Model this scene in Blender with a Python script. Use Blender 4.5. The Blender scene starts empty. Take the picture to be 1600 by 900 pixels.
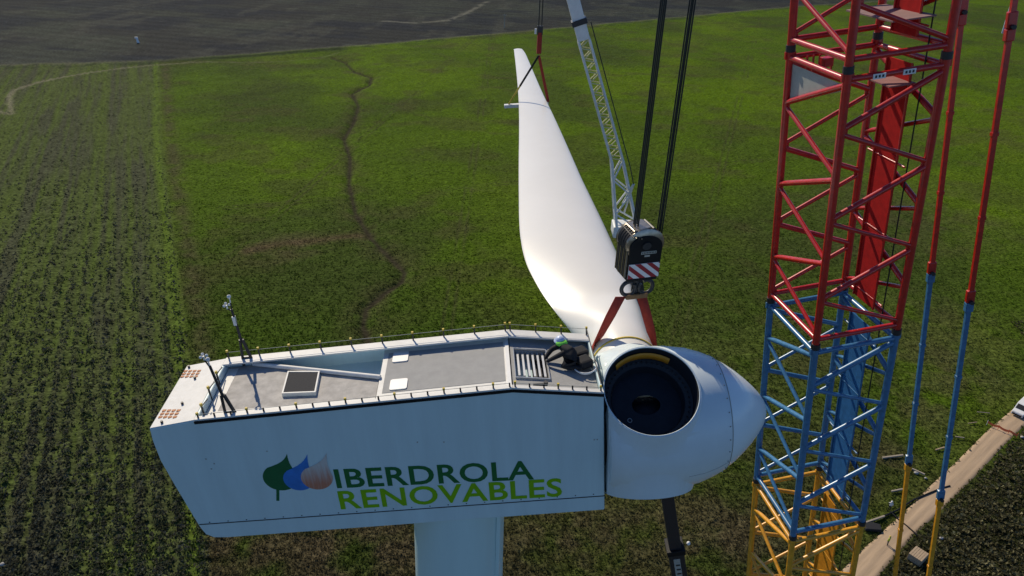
import bpy, bmesh, math, random
import numpy as np
from mathutils import Vector, Matrix, Quaternion
random.seed(7); RNG = np.random.default_rng(11)
scene = bpy.context.scene
COL = scene.collection

# ------------------------------------------------------------------ camera
TH, RO, FPX = 0.498011, 0.036036, 1132.388        # pitch below horizon, roll, focal length (px of a 1600 px wide frame)
CAMZ = 80.0
_r0 = Vector((1, 0, 0)); _u0 = Vector((0, math.sin(TH), math.cos(TH))); CF = Vector((0, math.cos(TH), -math.sin(TH)))
CR = _r0*math.cos(RO) + _u0*math.sin(RO); CU = -_r0*math.sin(RO) + _u0*math.cos(RO)
CAM = Vector((0, 0, CAMZ))
cd = bpy.data.cameras.new('camera'); co = bpy.data.objects.new('camera', cd); COL.objects.link(co)
cd.sensor_width = 36; cd.lens = 36*FPX/1600; cd.clip_start = .1; cd.clip_end = 20000
m = Matrix.Identity(4)
for i in range(3):
    m[i][0] = CR[i]; m[i][1] = CU[i]; m[i][2] = -CF[i]; m[i][3] = CAM[i]
co.matrix_world = m
scene.camera = co
# ------------------------------------------------------------------ sky, sun, exposure
SUN_EL, SUN_AZ = math.radians(38), math.radians(-31)      # azimuth clockwise from +Y
world = bpy.data.worlds.new('World'); scene.world = world; world.use_nodes = True
wn = world.node_tree.nodes; wl = world.node_tree.links
bg = wn['Background']; sky = wn.new('ShaderNodeTexSky'); sky.sky_type = 'NISHITA'; sky.sun_disc = False
sky.sun_elevation = SUN_EL; sky.sun_rotation = SUN_AZ; sky.altitude = 150; sky.air_density = .7; sky.dust_density = 0.0; sky.ozone_density = 8.0
wl.new(sky.outputs[0], bg.inputs[0]); bg.inputs[1].default_value = .11
sd = bpy.data.lights.new('sun', 'SUN'); so = bpy.data.objects.new('sun', sd); COL.objects.link(so)
sd.energy = 4.2; sd.angle = math.radians(.55); sd.color = (1, .88, .69)
sv = Vector((math.sin(SUN_AZ)*math.cos(SUN_EL), math.cos(SUN_AZ)*math.cos(SUN_EL), math.sin(SUN_EL)))
so.rotation_euler = sv.to_track_quat('Z', 'Y').to_euler(); so.location = (0, 0, 150)
vs = scene.view_settings; vs.view_transform = 'Standard'; vs.look = 'None'; vs.exposure = 0.0; vs.gamma = 1; vs.use_curve_mapping = False
scene.render.resolution_x = 1024; scene.render.resolution_y = 576

# ------------------------------------------------------------------ helpers
def ray(x, y):
    return CF + CR*((x-800)/FPX) - CU*((y-450)/FPX)
def G(x, y, z=0.0):
    d = ray(x, y); return CAM + d*((z-CAMZ)/d.z)
def atY(x, y, Y):
    d = ray(x, y); return CAM + d*(Y/d.y)
def atD(x, y, D):
    return CAM + ray(x, y)*D

def mat(name, col, rough=.5, metal=0., var=.12, scale=3., bump=0., bscale=40., spec=.5, streak=False, trans=0.):
    m = bpy.data.materials.new(name); m.use_nodes = True
    nt = m.node_tree; N = nt.nodes; L = nt.links; b = N['Principled BSDF']
    b.inputs['Roughness'].default_value = rough; b.inputs['Metallic'].default_value = metal
    b.inputs['Specular IOR Level'].default_value = spec
    tc = N.new('ShaderNodeTexCoord'); no = N.new('ShaderNodeTexNoise'); no.inputs['Scale'].default_value = scale
    no.inputs['Detail'].default_value = 7; no.inputs['Roughness'].default_value = .65
    if streak:
        mp = N.new('ShaderNodeMapping'); mp.inputs['Scale'].default_value = (2.5, 2.5, .25)
        L.new(tc.outputs['Object'], mp.inputs[0]); L.new(mp.outputs[0], no.inputs[0])
    else:
        L.new(tc.outputs['Object'], no.inputs[0])
    rp = N.new('ShaderNodeValToRGB'); rp.color_ramp.elements[0].position = .3; rp.color_ramp.elements[1].position = .72
    c = Vector(col[:3])
    rp.color_ramp.elements[0].color = (*(c*(1-var)), 1); rp.color_ramp.elements[1].color = (*[min(1, v) for v in c*(1+var*.6)], 1)
    L.new(no.outputs['Fac'], rp.inputs[0]); L.new(rp.outputs[0], b.inputs['Base Color'])
    if bump:
        n2 = N.new('ShaderNodeTexNoise'); n2.inputs['Scale'].default_value = bscale; n2.inputs['Detail'].default_value = 5
        L.new(tc.outputs['Object'], n2.inputs[0])
        bp = N.new('ShaderNodeBump'); bp.inputs['Strength'].default_value = bump; bp.inputs['Distance'].default_value = .02
        L.new(n2.outputs['Fac'], bp.inputs['Height']); L.new(bp.outputs[0], b.inputs['Normal'])
    return m

class MB:
    def __init__(s): s.v = []; s.f = []; s.sm = []
    def quadmesh(s, vs, fs, smooth=False):
        o = len(s.v); s.v += [tuple(v) for v in vs]
        for f in fs: s.f.append([i+o for i in f]); s.sm.append(smooth)
        return s
    def box(s, c, d, M=None):
        hx, hy, hz = [k/2 for k in d]; c = Vector(c)
        P = [Vector((x, y, z)) for z in (-hz, hz) for y in (-hy, hy) for x in (-hx, hx)]
        if M is not None: P = [M @ q for q in P]
        return s.quadmesh([c+q for q in P], [(0,2,3,1),(4,5,7,6),(0,1,5,4),(2,6,7,3),(0,4,6,2),(1,3,7,5)])
    def bar(s, a, b, w, h, up=(0,0,1)):                       # rectangular bar
        a = Vector(a); b = Vector(b); d = (b-a).normalized(); x = d.cross(Vector(up))
        if x.length < 1e-4: x = d.cross(Vector((1,0,0)))
        x.normalize(); y = x.cross(d)
        P = []
        for p in (a, b):
            for sx, sy in ((-1,-1),(1,-1),(1,1),(-1,1)): P.append(p + x*(sx*w/2) + y*(sy*h/2))
        return s.quadmesh(P, [(0,1,2,3),(7,6,5,4),(0,4,5,1),(1,5,6,2),(2,6,7,3),(3,7,4,0)])
    def tube(s, a, b, r, r2=None, n=8, caps=True):
        a = Vector(a); b = Vector(b); r2 = r if r2 is None else r2
        d = (b-a).normalized(); x = d.orthogonal().normalized(); y = d.cross(x)
        P = []
        for p, rr in ((a, r), (b, r2)):
            for k in range(n):
                t = 2*math.pi*k/n; P.append(p + (x*math.cos(t)+y*math.sin(t))*rr)
        s.quadmesh(P, [(k, (k+1) % n, n+(k+1) % n, n+k) for k in range(n)], True)
        if caps:
            s.quadmesh(P, [tuple(range(n))[::-1], tuple(range(n, 2*n))])
        return s
    def path(s, pts, r, n=6, closed=False):
        pts = [Vector(p) for p in pts]; k = len(pts); P = []; x = None
        for i, p in enumerate(pts):
            if closed: d = pts[(i+1) % k]-pts[i-1]
            else: d = pts[min(i+1, k-1)]-pts[max(i-1, 0)]
            d.normalize()
            if x is None: x = d.orthogonal().normalized()
            x = (x - d*x.dot(d)).normalized(); y = d.cross(x)
            for j in range(n):
                t = 2*math.pi*j/n; P.append(p+(x*math.cos(t)+y*math.sin(t))*r)
        F = []
        for i in range(k if closed else k-1):
            i2 = (i+1) % k
            for j in range(n): F.append((i*n+j, i*n+(j+1) % n, i2*n+(j+1) % n, i2*n+j))
        s.quadmesh(P, F, True)
        if not closed: s.quadmesh(P, [tuple(range(n))[::-1], tuple(range((k-1)*n, k*n))])
        return s
    def prism(s, poly, M0, ext):                             # poly of Vectors, extruded by vector ext
        P = [Vector(p) for p in poly]; n = len(P); e = Vector(ext)
        s.quadmesh(P+[p+e for p in P], [tuple(range(n))[::-1], tuple(range(n, 2*n))] + [(i, (i+1) % n, n+(i+1) % n, n+i) for i in range(n)])
        return s
    def lathe(s, prof, O, ax, n=48, x=None):                 # prof: (along, radius)
        ax = Vector(ax).normalized(); O = Vector(O); x = ax.orthogonal().normalized() if x is None else Vector(x); y = ax.cross(x)
        P = []
        for (l, r) in prof:
            for k in range(n):
                t = 2*math.pi*k/n; P.append(O+ax*l+(x*math.cos(t)+y*math.sin(t))*r)
        F = [(i*n+k, i*n+(k+1) % n, (i+1)*n+(k+1) % n, (i+1)*n+k) for i in range(len(prof)-1) for k in range(n)]
        s.quadmesh(P, F, True); return s
    def ball(s, c, r, n=10, sc=(1,1,1)):
        c = Vector(c); P = []; F = []; mrows = n//2+1
        for i in range(mrows):
            ph = math.pi*i/(mrows-1)
            for k in range(n):
                t = 2*math.pi*k/n
                P.append(c+Vector((math.sin(ph)*math.cos(t)*r*sc[0], math.sin(ph)*math.sin(t)*r*sc[1], math.cos(ph)*r*sc[2])))
        for i in range(mrows-1):
            for k in range(n): F.append((i*n+k, (i+1)*n+k, (i+1)*n+(k+1) % n, i*n+(k+1) % n))
        s.quadmesh(P, F, True); return s
    def build(s, name, material, parent=None, off=None):
        me = bpy.data.meshes.new(name)
        V = s.v if off is None else [tuple(Vector(v)-Vector(off)) for v in s.v]
        me.from_pydata(V, [], s.f)
        me.polygons.foreach_set('use_smooth', s.sm)
        me.materials.append(material); me.validate(); me.update()
        o = bpy.data.objects.new(name, me); COL.objects.link(o)
        if parent is not None: o.parent = parent
        return o
def recalc(o):
    b = bmesh.new(); b.from_mesh(o.data); bmesh.ops.remove_doubles(b, verts=b.verts, dist=1e-5); bmesh.ops.recalc_face_normals(b, faces=b.faces); b.to_mesh(o.data); b.free(); return o
def bevel(o, w=.02, seg=2):
    md = o.modifiers.new('bevel', 'BEVEL'); md.width = w; md.segments = seg; md.limit_method = 'ANGLE'; md.angle_limit = math.radians(40); return o
def tag(o, label, cat, group=None, kind=None):
    o['label'] = label; o['category'] = cat
    if group: o['group'] = group
    if kind: o['kind'] = kind
    return o
def empty(name, loc=(0,0,0), M=None):
    o = bpy.data.objects.new(name, None); COL.objects.link(o); o.empty_display_size = .2
    if M is not None: o.matrix_world = M
    else: o.location = loc
    return o
def frame(O, X, Y, Z):
    M = Matrix.Identity(4)
    for i in range(3): M[i][0] = X[i]; M[i][1] = Y[i]; M[i][2] = Z[i]; M[i][3] = O[i]
    return M
def label_part(o, t): o['label'] = t; return o

# ------------------------------------------------------------------ materials
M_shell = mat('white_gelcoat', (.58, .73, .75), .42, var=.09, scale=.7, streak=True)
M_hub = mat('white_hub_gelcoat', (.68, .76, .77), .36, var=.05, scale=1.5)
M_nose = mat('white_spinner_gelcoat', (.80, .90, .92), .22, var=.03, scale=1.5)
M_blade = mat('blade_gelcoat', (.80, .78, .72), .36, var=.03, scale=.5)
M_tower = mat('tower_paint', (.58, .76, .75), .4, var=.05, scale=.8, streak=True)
M_rim = mat('roof_rim_white', (.74, .73, .69), .6, var=.1, scale=5)
M_deck = mat('grey_antislip_deck', (.36, .36, .35), .85, var=.1, scale=4, bump=.3, bscale=120)
M_deckold = mat('weathered_rear_deck', (.46, .44, .41), .85, var=.28, scale=4, bump=.3, bscale=90)
M_black = mat('black_rubber', (.010, .010, .011), .5, spec=.2)
M_dark = mat('dark_steel', (.035, .035, .038), .5, metal=.3)
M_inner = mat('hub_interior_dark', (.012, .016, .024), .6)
M_orange = mat('lit_wall_orange', (.72, .30, .02), .5, var=.15)
M_yellow = mat('yellow_cap', (.62, .45, .05), .6)
M_rust = mat('orange_grille', (.52, .20, .06), .7, var=.3, scale=20)
M_glass = mat('skylight_panel', (.03, .03, .033), .9, var=.3, scale=30)
M_alu = mat('bright_metal', (.62, .62, .60), .35, metal=.6)
M_white = mat('white_paint', (.78, .78, .76), .45, var=.06)
M_dgreen = mat('dark_green_print', (.0, .13, .03), .45, var=.1, scale=6)
M_lgreen = mat('light_green_print', (.20, .46, .0), .45, var=.1, scale=6)
M_leaf = mat('green_drop_print', (.0, .12, .04), .45, var=.25, scale=2)
M_blue = mat('blue_drop_print', (.03, .20, .62), .45, var=.3, scale=2)
M_sling = mat('red_webbing', (.34, .035, .02), .85, var=.25, scale=8)
M_red = mat('crane_red', (.52, .013, .010), .31, var=.34, scale=5, spec=.75)
M_cblue = mat('crane_blue', (.05, .18, .36), .31, var=.34, scale=5, spec=.75)
M_cyel = mat('crane_yellow', (.74, .34, .02), .33, var=.3, scale=5, spec=.75)
M_bluelt = mat('pale_steel', (.35, .47, .56), .45, var=.15, scale=2.5)
M_wcrane = mat('jib_white', (.76, .77, .74), .45, var=.1)
M_wyel = mat('jib_yellow_lacing', (.70, .67, .36), .5, var=.15)
M_tele = mat('telescopic_boom_black', (.022, .023, .027), .4)
M_rope = mat('wire_rope', (.022, .026, .022), .55, metal=.3, var=.4, scale=30)
M_wood = mat('weathered_wood', (.42, .31, .20), .85, var=.3, scale=6)
M_log = mat('pale_timber', (.34, .29, .22), .85, var=.3, scale=6)
M_tape = mat('orange_barrier', (.80, .16, .06), .6, var=.2, scale=4)
M_skin = mat('skin', (.45, .27, .19), .6)
M_cloth = mat('black_workwear', (.012, .012, .014), .85)
M_hivis = mat('green_hi_vis', (.22, .75, .08), .7)
M_helmet = mat('white_blue_helmet', (.50, .58, .78), .35, var=.1)
M_grey = mat('grey_panel', (.36, .37, .33), .6, var=.15)
M_stripew = mat('stripe_white', (.70, .70, .70), .5)
M_striper = mat('stripe_red', (.28, .012, .02), .5)
M_brass = mat('worn_bare_steel', (.42, .36, .29), .3, metal=.9, var=.3, scale=8)
M_stone = mat('pale_stone', (.46, .44, .40), .9, var=.2)

# faded orange drop: printed colour worn away towards the tip
M_drop = mat('faded_orange_drop', (.50, .20, .12), .5, var=.1)
nt = M_drop.node_tree; N = nt.nodes; L = nt.links; b_ = N['Principled BSDF']
tc = N.new('ShaderNodeTexCoord'); sx = N.new('ShaderNodeSeparateXYZ'); L.new(tc.outputs['Object'], sx.inputs[0])
mr = N.new('ShaderNodeMapRange'); mr.inputs[1].default_value = -1.95; mr.inputs[2].default_value = -1.35; L.new(sx.outputs[2], mr.inputs[0])
mp = N.new('ShaderNodeMapping'); mp.inputs['Scale'].default_value = (22, 1, 1.6); L.new(tc.outputs['Object'], mp.inputs[0])
nz = N.new('ShaderNodeTexNoise'); nz.inputs['Scale'].default_value = 1.0; nz.inputs['Detail'].default_value = 3; L.new(mp.outputs[0], nz.inputs[0])
ad = N.new('ShaderNodeMath'); ad.operation = 'MULTIPLY_ADD'; L.new(nz.outputs['Fac'], ad.inputs[0]); ad.inputs[1].default_value = 1.3; ad.inputs[2].default_value = -.65
ad2 = N.new('ShaderNodeMath'); ad2.use_clamp = True; L.new(mr.outputs[0], ad2.inputs[0]); L.new(ad.outputs[0], ad2.inputs[1])
mx = N.new('ShaderNodeMix'); mx.data_type = 'RGBA'; L.new(ad2.outputs[0], mx.inputs[0]); mx.inputs[6].default_value = (.52, .20, .12, 1); mx.inputs[7].default_value = (.58, .55, .52, 1)
L.new(mx.outputs[2], b_.inputs['Base Color'])

# ------------------------------------------------------------------ ground
def vnoise(x, y, seed):
    g = np.random.default_rng(seed); T = g.random((256, 256))
    xi = np.floor(x).astype(int); yi = np.floor(y).astype(int); fx = x-xi; fy = y-yi
    fx = fx*fx*(3-2*fx); fy = fy*fy*(3-2*fy)
    a = T[xi & 255, yi & 255]; b = T[(xi+1) & 255, yi & 255]; c = T[xi & 255, (yi+1) & 255]; d = T[(xi+1) & 255, (yi+1) & 255]
    return (a*(1-fx)+b*fx)*(1-fy)+(c*(1-fx)+d*fx)*fy
def fbm(x, y, seed, oct=4):
    s = 0; a = .5; t = 0
    for o in range(oct):
        s = s+a*vnoise(x*2**o+17.3*o, y*2**o+5.1*o, seed+o); t += a; a *= .55
    return s/t
def pl(pts): return np.array([[G(*q).x, G(*q).y] for q in pts])
def dist(x, y, P):
    d = np.full(x.shape, 1e9)
    for (ax, ay), (bx, by) in zip(P[:-1], P[1:]):
        ex, ey = bx-ax, by-ay; t = np.clip(((x-ax)*ex+(y-ay)*ey)/(ex*ex+ey*ey), 0, 1)
        d = np.minimum(d, np.hypot(x-ax-t*ex, y-ay-t*ey))
    return d
def sst(a, b, x):
    t = np.clip((x-a)/(b-a), 0, 1); return t*t*(3-2*t)
FAR = pl([(-150,106),(0,101),(240,95),(545,72),(800,50),(1000,32),(1240,10),(1500,-6),(1700,-14)])
ROWL = pl([(248,90),(252,200),(262,300),(283,450),(318,760),(324,900)])[::-1]
CREEK = pl([(520,90),(540,97),(555,112),(580,120),(577,132),(550,145),(560,165),(552,190),(537,215),(547,245),(545,285),(555,330),(580,370),(615,405),(632,422),(627,437),(600,455),(572,480),(567,505),(575,530),(570,600)])
BRANCH = pl([(390,392),(430,383),(470,378),(560,368)])
LPATH = pl([(-30,170),(18,178),(14,152),(24,140),(62,128),(130,115),(210,104),(300,97),(420,97),(500,91),(530,82)])
HEDGE = pl([(-40,101),(240,96),(380,88),(530,76)])
FPATH = pl([(600,33),(650,36),(700,32),(730,20),(762,2)])
RTRACK = pl([(1495,10),(1550,22),(1620,30)])
ROAD_L = pl([(1300,905),(1344,860),(1415,796),(1456,755),(1490,724),(1542,672),(1580,640),(1650,585)])
ROAD_R = pl([(1340,940),(1377,897),(1406,862),(1427,839),(1479,790),(1528,741),(1560,706),(1597,669),(1680,600)])
ROADC = pl([(1320,922),(1361,878),(1411,828),(1440,797),(1485,757),(1535,706),(1570,673),(1620,627)])
PATCHES = [((430,386),12,.45),((480,380),9,.5),((345,860),9,1.),((560,860),11,.8),((480,850),9,.6),((700,840),9,.7),((1130,840),14,.7),((1490,600),16,.5),((1420,640),12,.5),((1000,820),10,.4),((1380,730),9,.6),((1440,330),40,.3),((620,700),30,.3),((1150,600),30,.3),((1500,520),24,.4),((880,860),12,.6)]
PATCH = [(*pl([q])[0], r, k) for q, r, k in PATCHES]
TRACKS = [pl(q) for q in ([(340,420),(640,150)], [(700,500),(760,120)], [(1060,520),(1180,60)], [(640,300),(1200,250)])]
def rowside(x, y): return np.interp(y, ROWL[:,1], ROWL[:,0])-x          # >0 inside the left crop field
RD = (ROWL[-2]-ROWL[1]); RD = RD/np.linalg.norm(RD); RP = np.array([RD[1], -RD[0]])
def mixc(c, d, t): return c*(1-t[:,None])+np.array(d)[None,:]*t[:,None]
def ground_colour(x, y):
    n1 = fbm(x/22, y/22, 1); n2 = fbm(x/5, y/5, 5); n3 = fbm(x/1.3, y/1.3, 9, 3); n4 = fbm(x/70, y/70, 21, 3)
    c = np.zeros((len(x), 3)); c[:] = (.046, .078, .010)
    c = mixc(c, (.082, .140, .006), sst(.45, .7, n4)*.45+sst(85, 230, y)*.65)  # grass painted darker nearby for the shade seen between its blades
    c = mixc(c, (.058, .068, .018), sst(.5, .72, n1)*.5)
    big = fbm(x/48+3, y/60, 81, 4); c = mixc(c, (.040, .052, .016), sst(.44, .70, big)*.55); c = mixc(c, (.105, .150, .012), sst(.44, .26, big)*.4)
    brn = fbm(x/15, y/11, 87, 4); c = mixc(c, (.070, .062, .026), sst(.56, .74, brn)*.38)
    for (A0, A1) in TRACKS:
        for o_ in (-1.0, 1.0):
            d_ = np.abs((x-A0[0])*(A1[1]-A0[1])-(y-A0[1])*(A1[0]-A0[0]))/np.hypot(*(A1-A0)); dd_ = np.abs(d_-1.0); c = mixc(c, (.060, .060, .024), np.exp(-(dd_/.38)**2)*.35*sst(.3, .6, n1))
    # trampled, drier ground close to the site
    dry = np.clip(1-(y-58)/50, 0, 1)*.75
    c = mixc(c, (.062, .050, .028), dry*sst(.22, .6, n2*.6+n1*.4))
    for (px_, py_, r, k) in PATCH:
        d = np.hypot(x-px_, y-py_)/r
        c = mixc(c, (.10, .078, .045), np.clip(1-d, 0, 1)**.7*k*sst(.3, .62, n2))
    # crop rows on the left
    rs = rowside(x, y); inl = sst(-.6, .6, rs)
    u = x*RP[0]+y*RP[1]; v = x*RD[0]+y*RD[1]
    row = .5+.5*np.sin(u*2*np.pi/2.6+0.5*np.sin(v/19)); wide = .55*fbm(u/1.7, v/70, 31)+.45*fbm(u/6.5, v/140, 35)
    cl = np.zeros_like(c); cl[:] = (.078, .112, .024)
    cl = mixc(cl, (.066, .070, .044), sst(.44, .62, wide)*.8); cl = mixc(cl, (.070, .072, .042), row*.5)
    cl = mixc(cl, (.085, .118, .026), sst(.42, .66, fbm(u/3.2, v/45, 41))*.7)
    cl = mixc(cl, (.060, .055, .042), np.clip(1-(y-60)/90, 0, 1)*.5*sst(.35, .6, n2))
    c = c*(1-inl[:,None])+cl*inl[:,None]
    edge = np.exp(-((rs-1.6)/1.5)**2); c = mixc(c, (.10, .16, .016), edge*.7)
    edge = np.exp(-((rs+3.)/2.6)**2); c = mixc(c, (.075, .066, .032), edge*.7*sst(.2, .6, n2))
    # creek, tracks
    dc = dist(x, y, CREEK); c = mixc(c, (.078, .06, .034), np.exp(-(dc/5)**2)*.4*sst(.35, .6, n2)); c = mixc(c, (.040, .034, .022), np.exp(-(dc/(.5+.7*n2))**2)*.95)
    c = mixc(c, (.10, .07, .04), np.exp(-(dist(x, y, BRANCH)/2.2)**2)*.7)
    c = mixc(c, (.24, .22, .15), np.exp(-(dist(x, y, LPATH)/(.8+.8*sst(-120, -200, x)*n2))**2)*(.15+.5*sst(-110, -220, x)))
    # the far ploughed field, its grey also standing in for haze
    yb = np.interp(x, FAR[:,0], FAR[:,1]); fr = sst(-1.5, 1.5, y-yb)
    df = np.zeros_like(c); df[:] = (.040, .042, .038); df = mixc(df, (.058, .066, .05), sst(.4, .7, fbm(x/60, y/60, 51))*.8); df = mixc(df, (.026, .030, .036), sst(.42, .66, fbm(x/40, y/22, 61))*.75); df = mixc(df, (.075, .078, .062), sst(.56, .74, fbm(x/14, y/30, 66))*.5); df *= (.95+.10*np.sin((x*.25+y)*.55+3*n1))[:,None]
    df = mixc(df, (.33, .32, .24), np.exp(-(dist(x, y, FPATH)/(.3+3.6*n2))**2)*.34*sst(.25, .5, n2)); df = mixc(df, (.34, .32, .26), np.exp(-(dist(x, y, RTRACK)/3.5)**2)*.8)
    df = mixc(df, (.05, .075, .025), sst(250, 420, x)*.8*(1-np.exp(-(dist(x, y, RTRACK)/3.5)**2)))
    c = c*(1-fr[:,None])+df*fr[:,None]
    c = mixc(c, (.13, .13, .09), np.exp(-((y-yb+1+5*(n1-.5))/(1.2+4*n2))**2)*.5); c = mixc(c, (.03, .045, .018), np.exp(-((y-yb+7)/(2+6*n2))**2)*.6*sst(.4, .6, n2))
    c = mixc(c, (.022, .034, .012), np.exp(-(dist(x, y, HEDGE)/4.0)**2)*.85*sst(-215, -150, x))
    # rough bank beyond the dirt road
    xr = np.interp(y, ROAD_R[:,1], ROAD_R[:,0]); br = sst(-.5, 2, x-xr)*(y < 135)
    c = mixc(c, (.045, .05, .020), br*.8)
    c = mixc(c, (.09, .12, .02), np.exp(-((x-xr+8.5)/3.5)**2)*.6*(y < 140))
    c *= (.72+.56*n3)[:,None]
    return np.clip(c, .004, 1)
def ground_h(x, y):
    yb = np.interp(x, FAR[:,0], FAR[:,1]); near = sst(6, -2, y-yb)
    h = (fbm(x/2.6, y/1.2, 71, 3)-.5)*.5*near + (fbm(x/9, y/9, 75, 2)-.5)*.5
    dc = dist(x, y, CREEK); h -= .8*np.exp(-(dc/1.6)**2)
    inl = rowside(x, y) > 0; u = x*RP[0]+y*RP[1]; v = x*RD[0]+y*RD[1]
    h += np.where(inl, .16*np.sin(u*2*np.pi/2.6+0.5*np.sin(v/19)), 0)*near
    dr = dist(x, y, ROADC); k = sst(5.5, 3.0, dr); return h*(1-k)-.12*k
nr, nc = 640, 760
yy = 40*np.exp(np.linspace(0, math.log(950/40), nr)); tt = np.linspace(-1, 1, nc)
half = 22+.80*np.sqrt(yy**2+CAMZ**2)
X = (tt[None,:]*half[:,None]).ravel(); Y = np.repeat(yy, nc)
Z = ground_h(X, Y)
def np_mesh(name, V, Fc, k, material, smooth=True, cols=None):
    me = bpy.data.meshes.new(name); me.vertices.add(len(V)); me.vertices.foreach_set('co', V.astype(np.float32).ravel())
    nf = len(Fc); me.loops.add(nf*k); me.loops.foreach_set('vertex_index', Fc.astype(np.int32).ravel())
    me.polygons.add(nf); me.polygons.foreach_set('loop_start', np.arange(0, nf*k, k, dtype=np.int32))
    if smooth: me.polygons.foreach_set('use_smooth', np.ones(nf, bool))
    me.update(calc_edges=True)
    if cols is not None:
        at = me.color_attributes.new('Col', 'FLOAT_COLOR', 'POINT'); at.data.foreach_set('color', np.concatenate([cols, np.ones((len(cols), 1))], 1).astype(np.float32).ravel())
    me.materials.append(material); o = bpy.data.objects.new(name, me); COL.objects.link(o); return o
def ground_mat(name, amt=.5, leaf=False, fine=1.6):
    m = bpy.data.materials.new(name); m.use_nodes = True; nt = m.node_tree; N = nt.nodes; L = nt.links; b = N['Principled BSDF']
    b.inputs['Roughness'].default_value = .9; b.inputs['Specular IOR Level'].default_value = .02
    va = N.new('ShaderNodeVertexColor'); va.layer_name = 'Col'
    if leaf:
        df = N.new('ShaderNodeBsdfDiffuse'); tr = N.new('ShaderNodeBsdfTranslucent'); mxs = N.new('ShaderNodeMixShader'); mxs.inputs[0].default_value = .38
        L.new(va.outputs[0], df.inputs[0]); L.new(va.outputs[0], tr.inputs[0]); L.new(df.outputs[0], mxs.inputs[1]); L.new(tr.outputs[0], mxs.inputs[2]); L.new(mxs.outputs[0], N['Material Output'].inputs[0]); return m
    tc = N.new('ShaderNodeTexCoord')
    no = N.new('ShaderNodeTexNoise'); no.inputs['Scale'].default_value = fine; no.inputs['Detail'].default_value = 6; no.inputs['Roughness'].default_value = .7; L.new(tc.outputs['Object'], no.inputs[0])
    mr = N.new('ShaderNodeMapRange'); mr.inputs[1].default_value = .3; mr.inputs[2].default_value = .7; mr.inputs[3].default_value = 1-amt; mr.inputs[4].default_value = 1+amt*.9; L.new(no.outputs['Fac'], mr.inputs[0])
    mpg = N.new('ShaderNodeMapping'); mpg.inputs['Scale'].default_value = (.85, 2.2, 1); L.new(tc.outputs['Object'], mpg.inputs[0])
    n3 = N.new('ShaderNodeTexNoise'); n3.inputs['Scale'].default_value = 1.0; n3.inputs['Detail'].default_value = 4; n3.inputs['Roughness'].default_value = .7; L.new(mpg.outputs[0], n3.inputs[0])
    mr3 = N.new('ShaderNodeMapRange'); mr3.inputs[1].default_value = .34; mr3.inputs[2].default_value = .66; mr3.inputs[3].default_value = .45; mr3.inputs[4].default_value = 1.45; L.new(n3.outputs['Fac'], mr3.inputs[0])  # shaded gaps between tufts put into the colour as stretched noise
    mu = N.new('ShaderNodeMath'); mu.operation = 'MULTIPLY'; L.new(mr.outputs[0], mu.inputs[0]); L.new(mr3.outputs[0], mu.inputs[1])
    mx = N.new('ShaderNodeMix'); mx.data_type = 'RGBA'; mx.blend_type = 'MULTIPLY'; mx.inputs[0].default_value = 1; L.new(va.outputs[0], mx.inputs[6]); L.new(mu.outputs[0], mx.inputs[7]); L.new(mx.outputs[2], b.inputs['Base Color'])
    bp = N.new('ShaderNodeBump'); bp.inputs['Strength'].default_value = .9; bp.inputs['Distance'].default_value = .35
    n2 = N.new('ShaderNodeTexNoise'); n2.inputs['Scale'].default_value = 1.1; n2.inputs['Detail'].default_value = 5; L.new(tc.outputs['Object'], n2.inputs[0])
    L.new(n2.outputs['Fac'], bp.inputs['Height']); L.new(bp.outputs[0], b.inputs['Normal'])
    return m
M_ground = ground_mat('field_ground', .42); M_leafm = ground_mat('leaf_tufts', leaf=True)
i0 = (np.arange(nr-1)[:,None]*nc+np.arange(nc-1)[None,:]).ravel()
gr = np_mesh('ground', np.stack([X, Y, Z], 1), np.stack([i0, i0+1, i0+nc+1, i0+nc], 1), 4, M_ground, True, ground_colour(X, Y))
gr['kind'] = 'structure'; gr['label'] = 'open green fields with creek, crop rows and a dark ploughed far field'
M_far = mat('far_terrain', (.05, .06, .04), .95, var=.3, scale=.01)
fo = MB(); fo.quadmesh([(-9000, -3000, -1.2), (9000, -3000, -1.2), (9000, 12000, -1.2), (-9000, 12000, -1.2)], [(0,1,2,3)])
ft = fo.build('terrain', M_far); ft['kind'] = 'structure'
# dirt road: a sheet following its two edges with a low crown
rl = np.array(ROAD_L); rr = np.array(ROAD_R)
M_road = mat('dirt_road_surface', (.45, .325, .205), .95, var=.24, scale=.55, bump=.6, bscale=6)
sR = np.linspace(0, 1, 60)
def resample(P, n):
    d = np.r_[0, np.cumsum(np.hypot(*np.diff(P, axis=0).T))]; d /= d[-1]; s = np.linspace(0, 1, n); return np.stack([np.interp(s, d, P[:,0]), np.interp(s, d, P[:,1])], 1)
A_ = resample(rl, 70); B_ = resample(rr, 70); rv = []; rf = []; K = 12
for i in range(70):
    jl = jr = 0
    for j in range(K+1):
        t = j/K; p = A_[i]*(1-t)+B_[i]*t; e = (B_[i]-A_[i])/np.linalg.norm(B_[i]-A_[i]); p = p+e*(jl*(1-t)+jr*t)
        z = .02+.07*math.sin(math.pi*t)-.05*(math.exp(-((t-.3)/.07)**2)+math.exp(-((t-.68)/.07)**2)) - (.2 if j in (0, K) else 0)
        rv.append((p[0], p[1], z))
for i in range(69):
    for j in range(K): q = i*(K+1)+j; rf.append((q, q+1, q+K+2, q+K+1))
road = MB().quadmesh(rv, rf, True).build('dirt_road', M_road); road['kind'] = 'structure'
nt = M_road.node_tree; N = nt.nodes; L = nt.links
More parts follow.
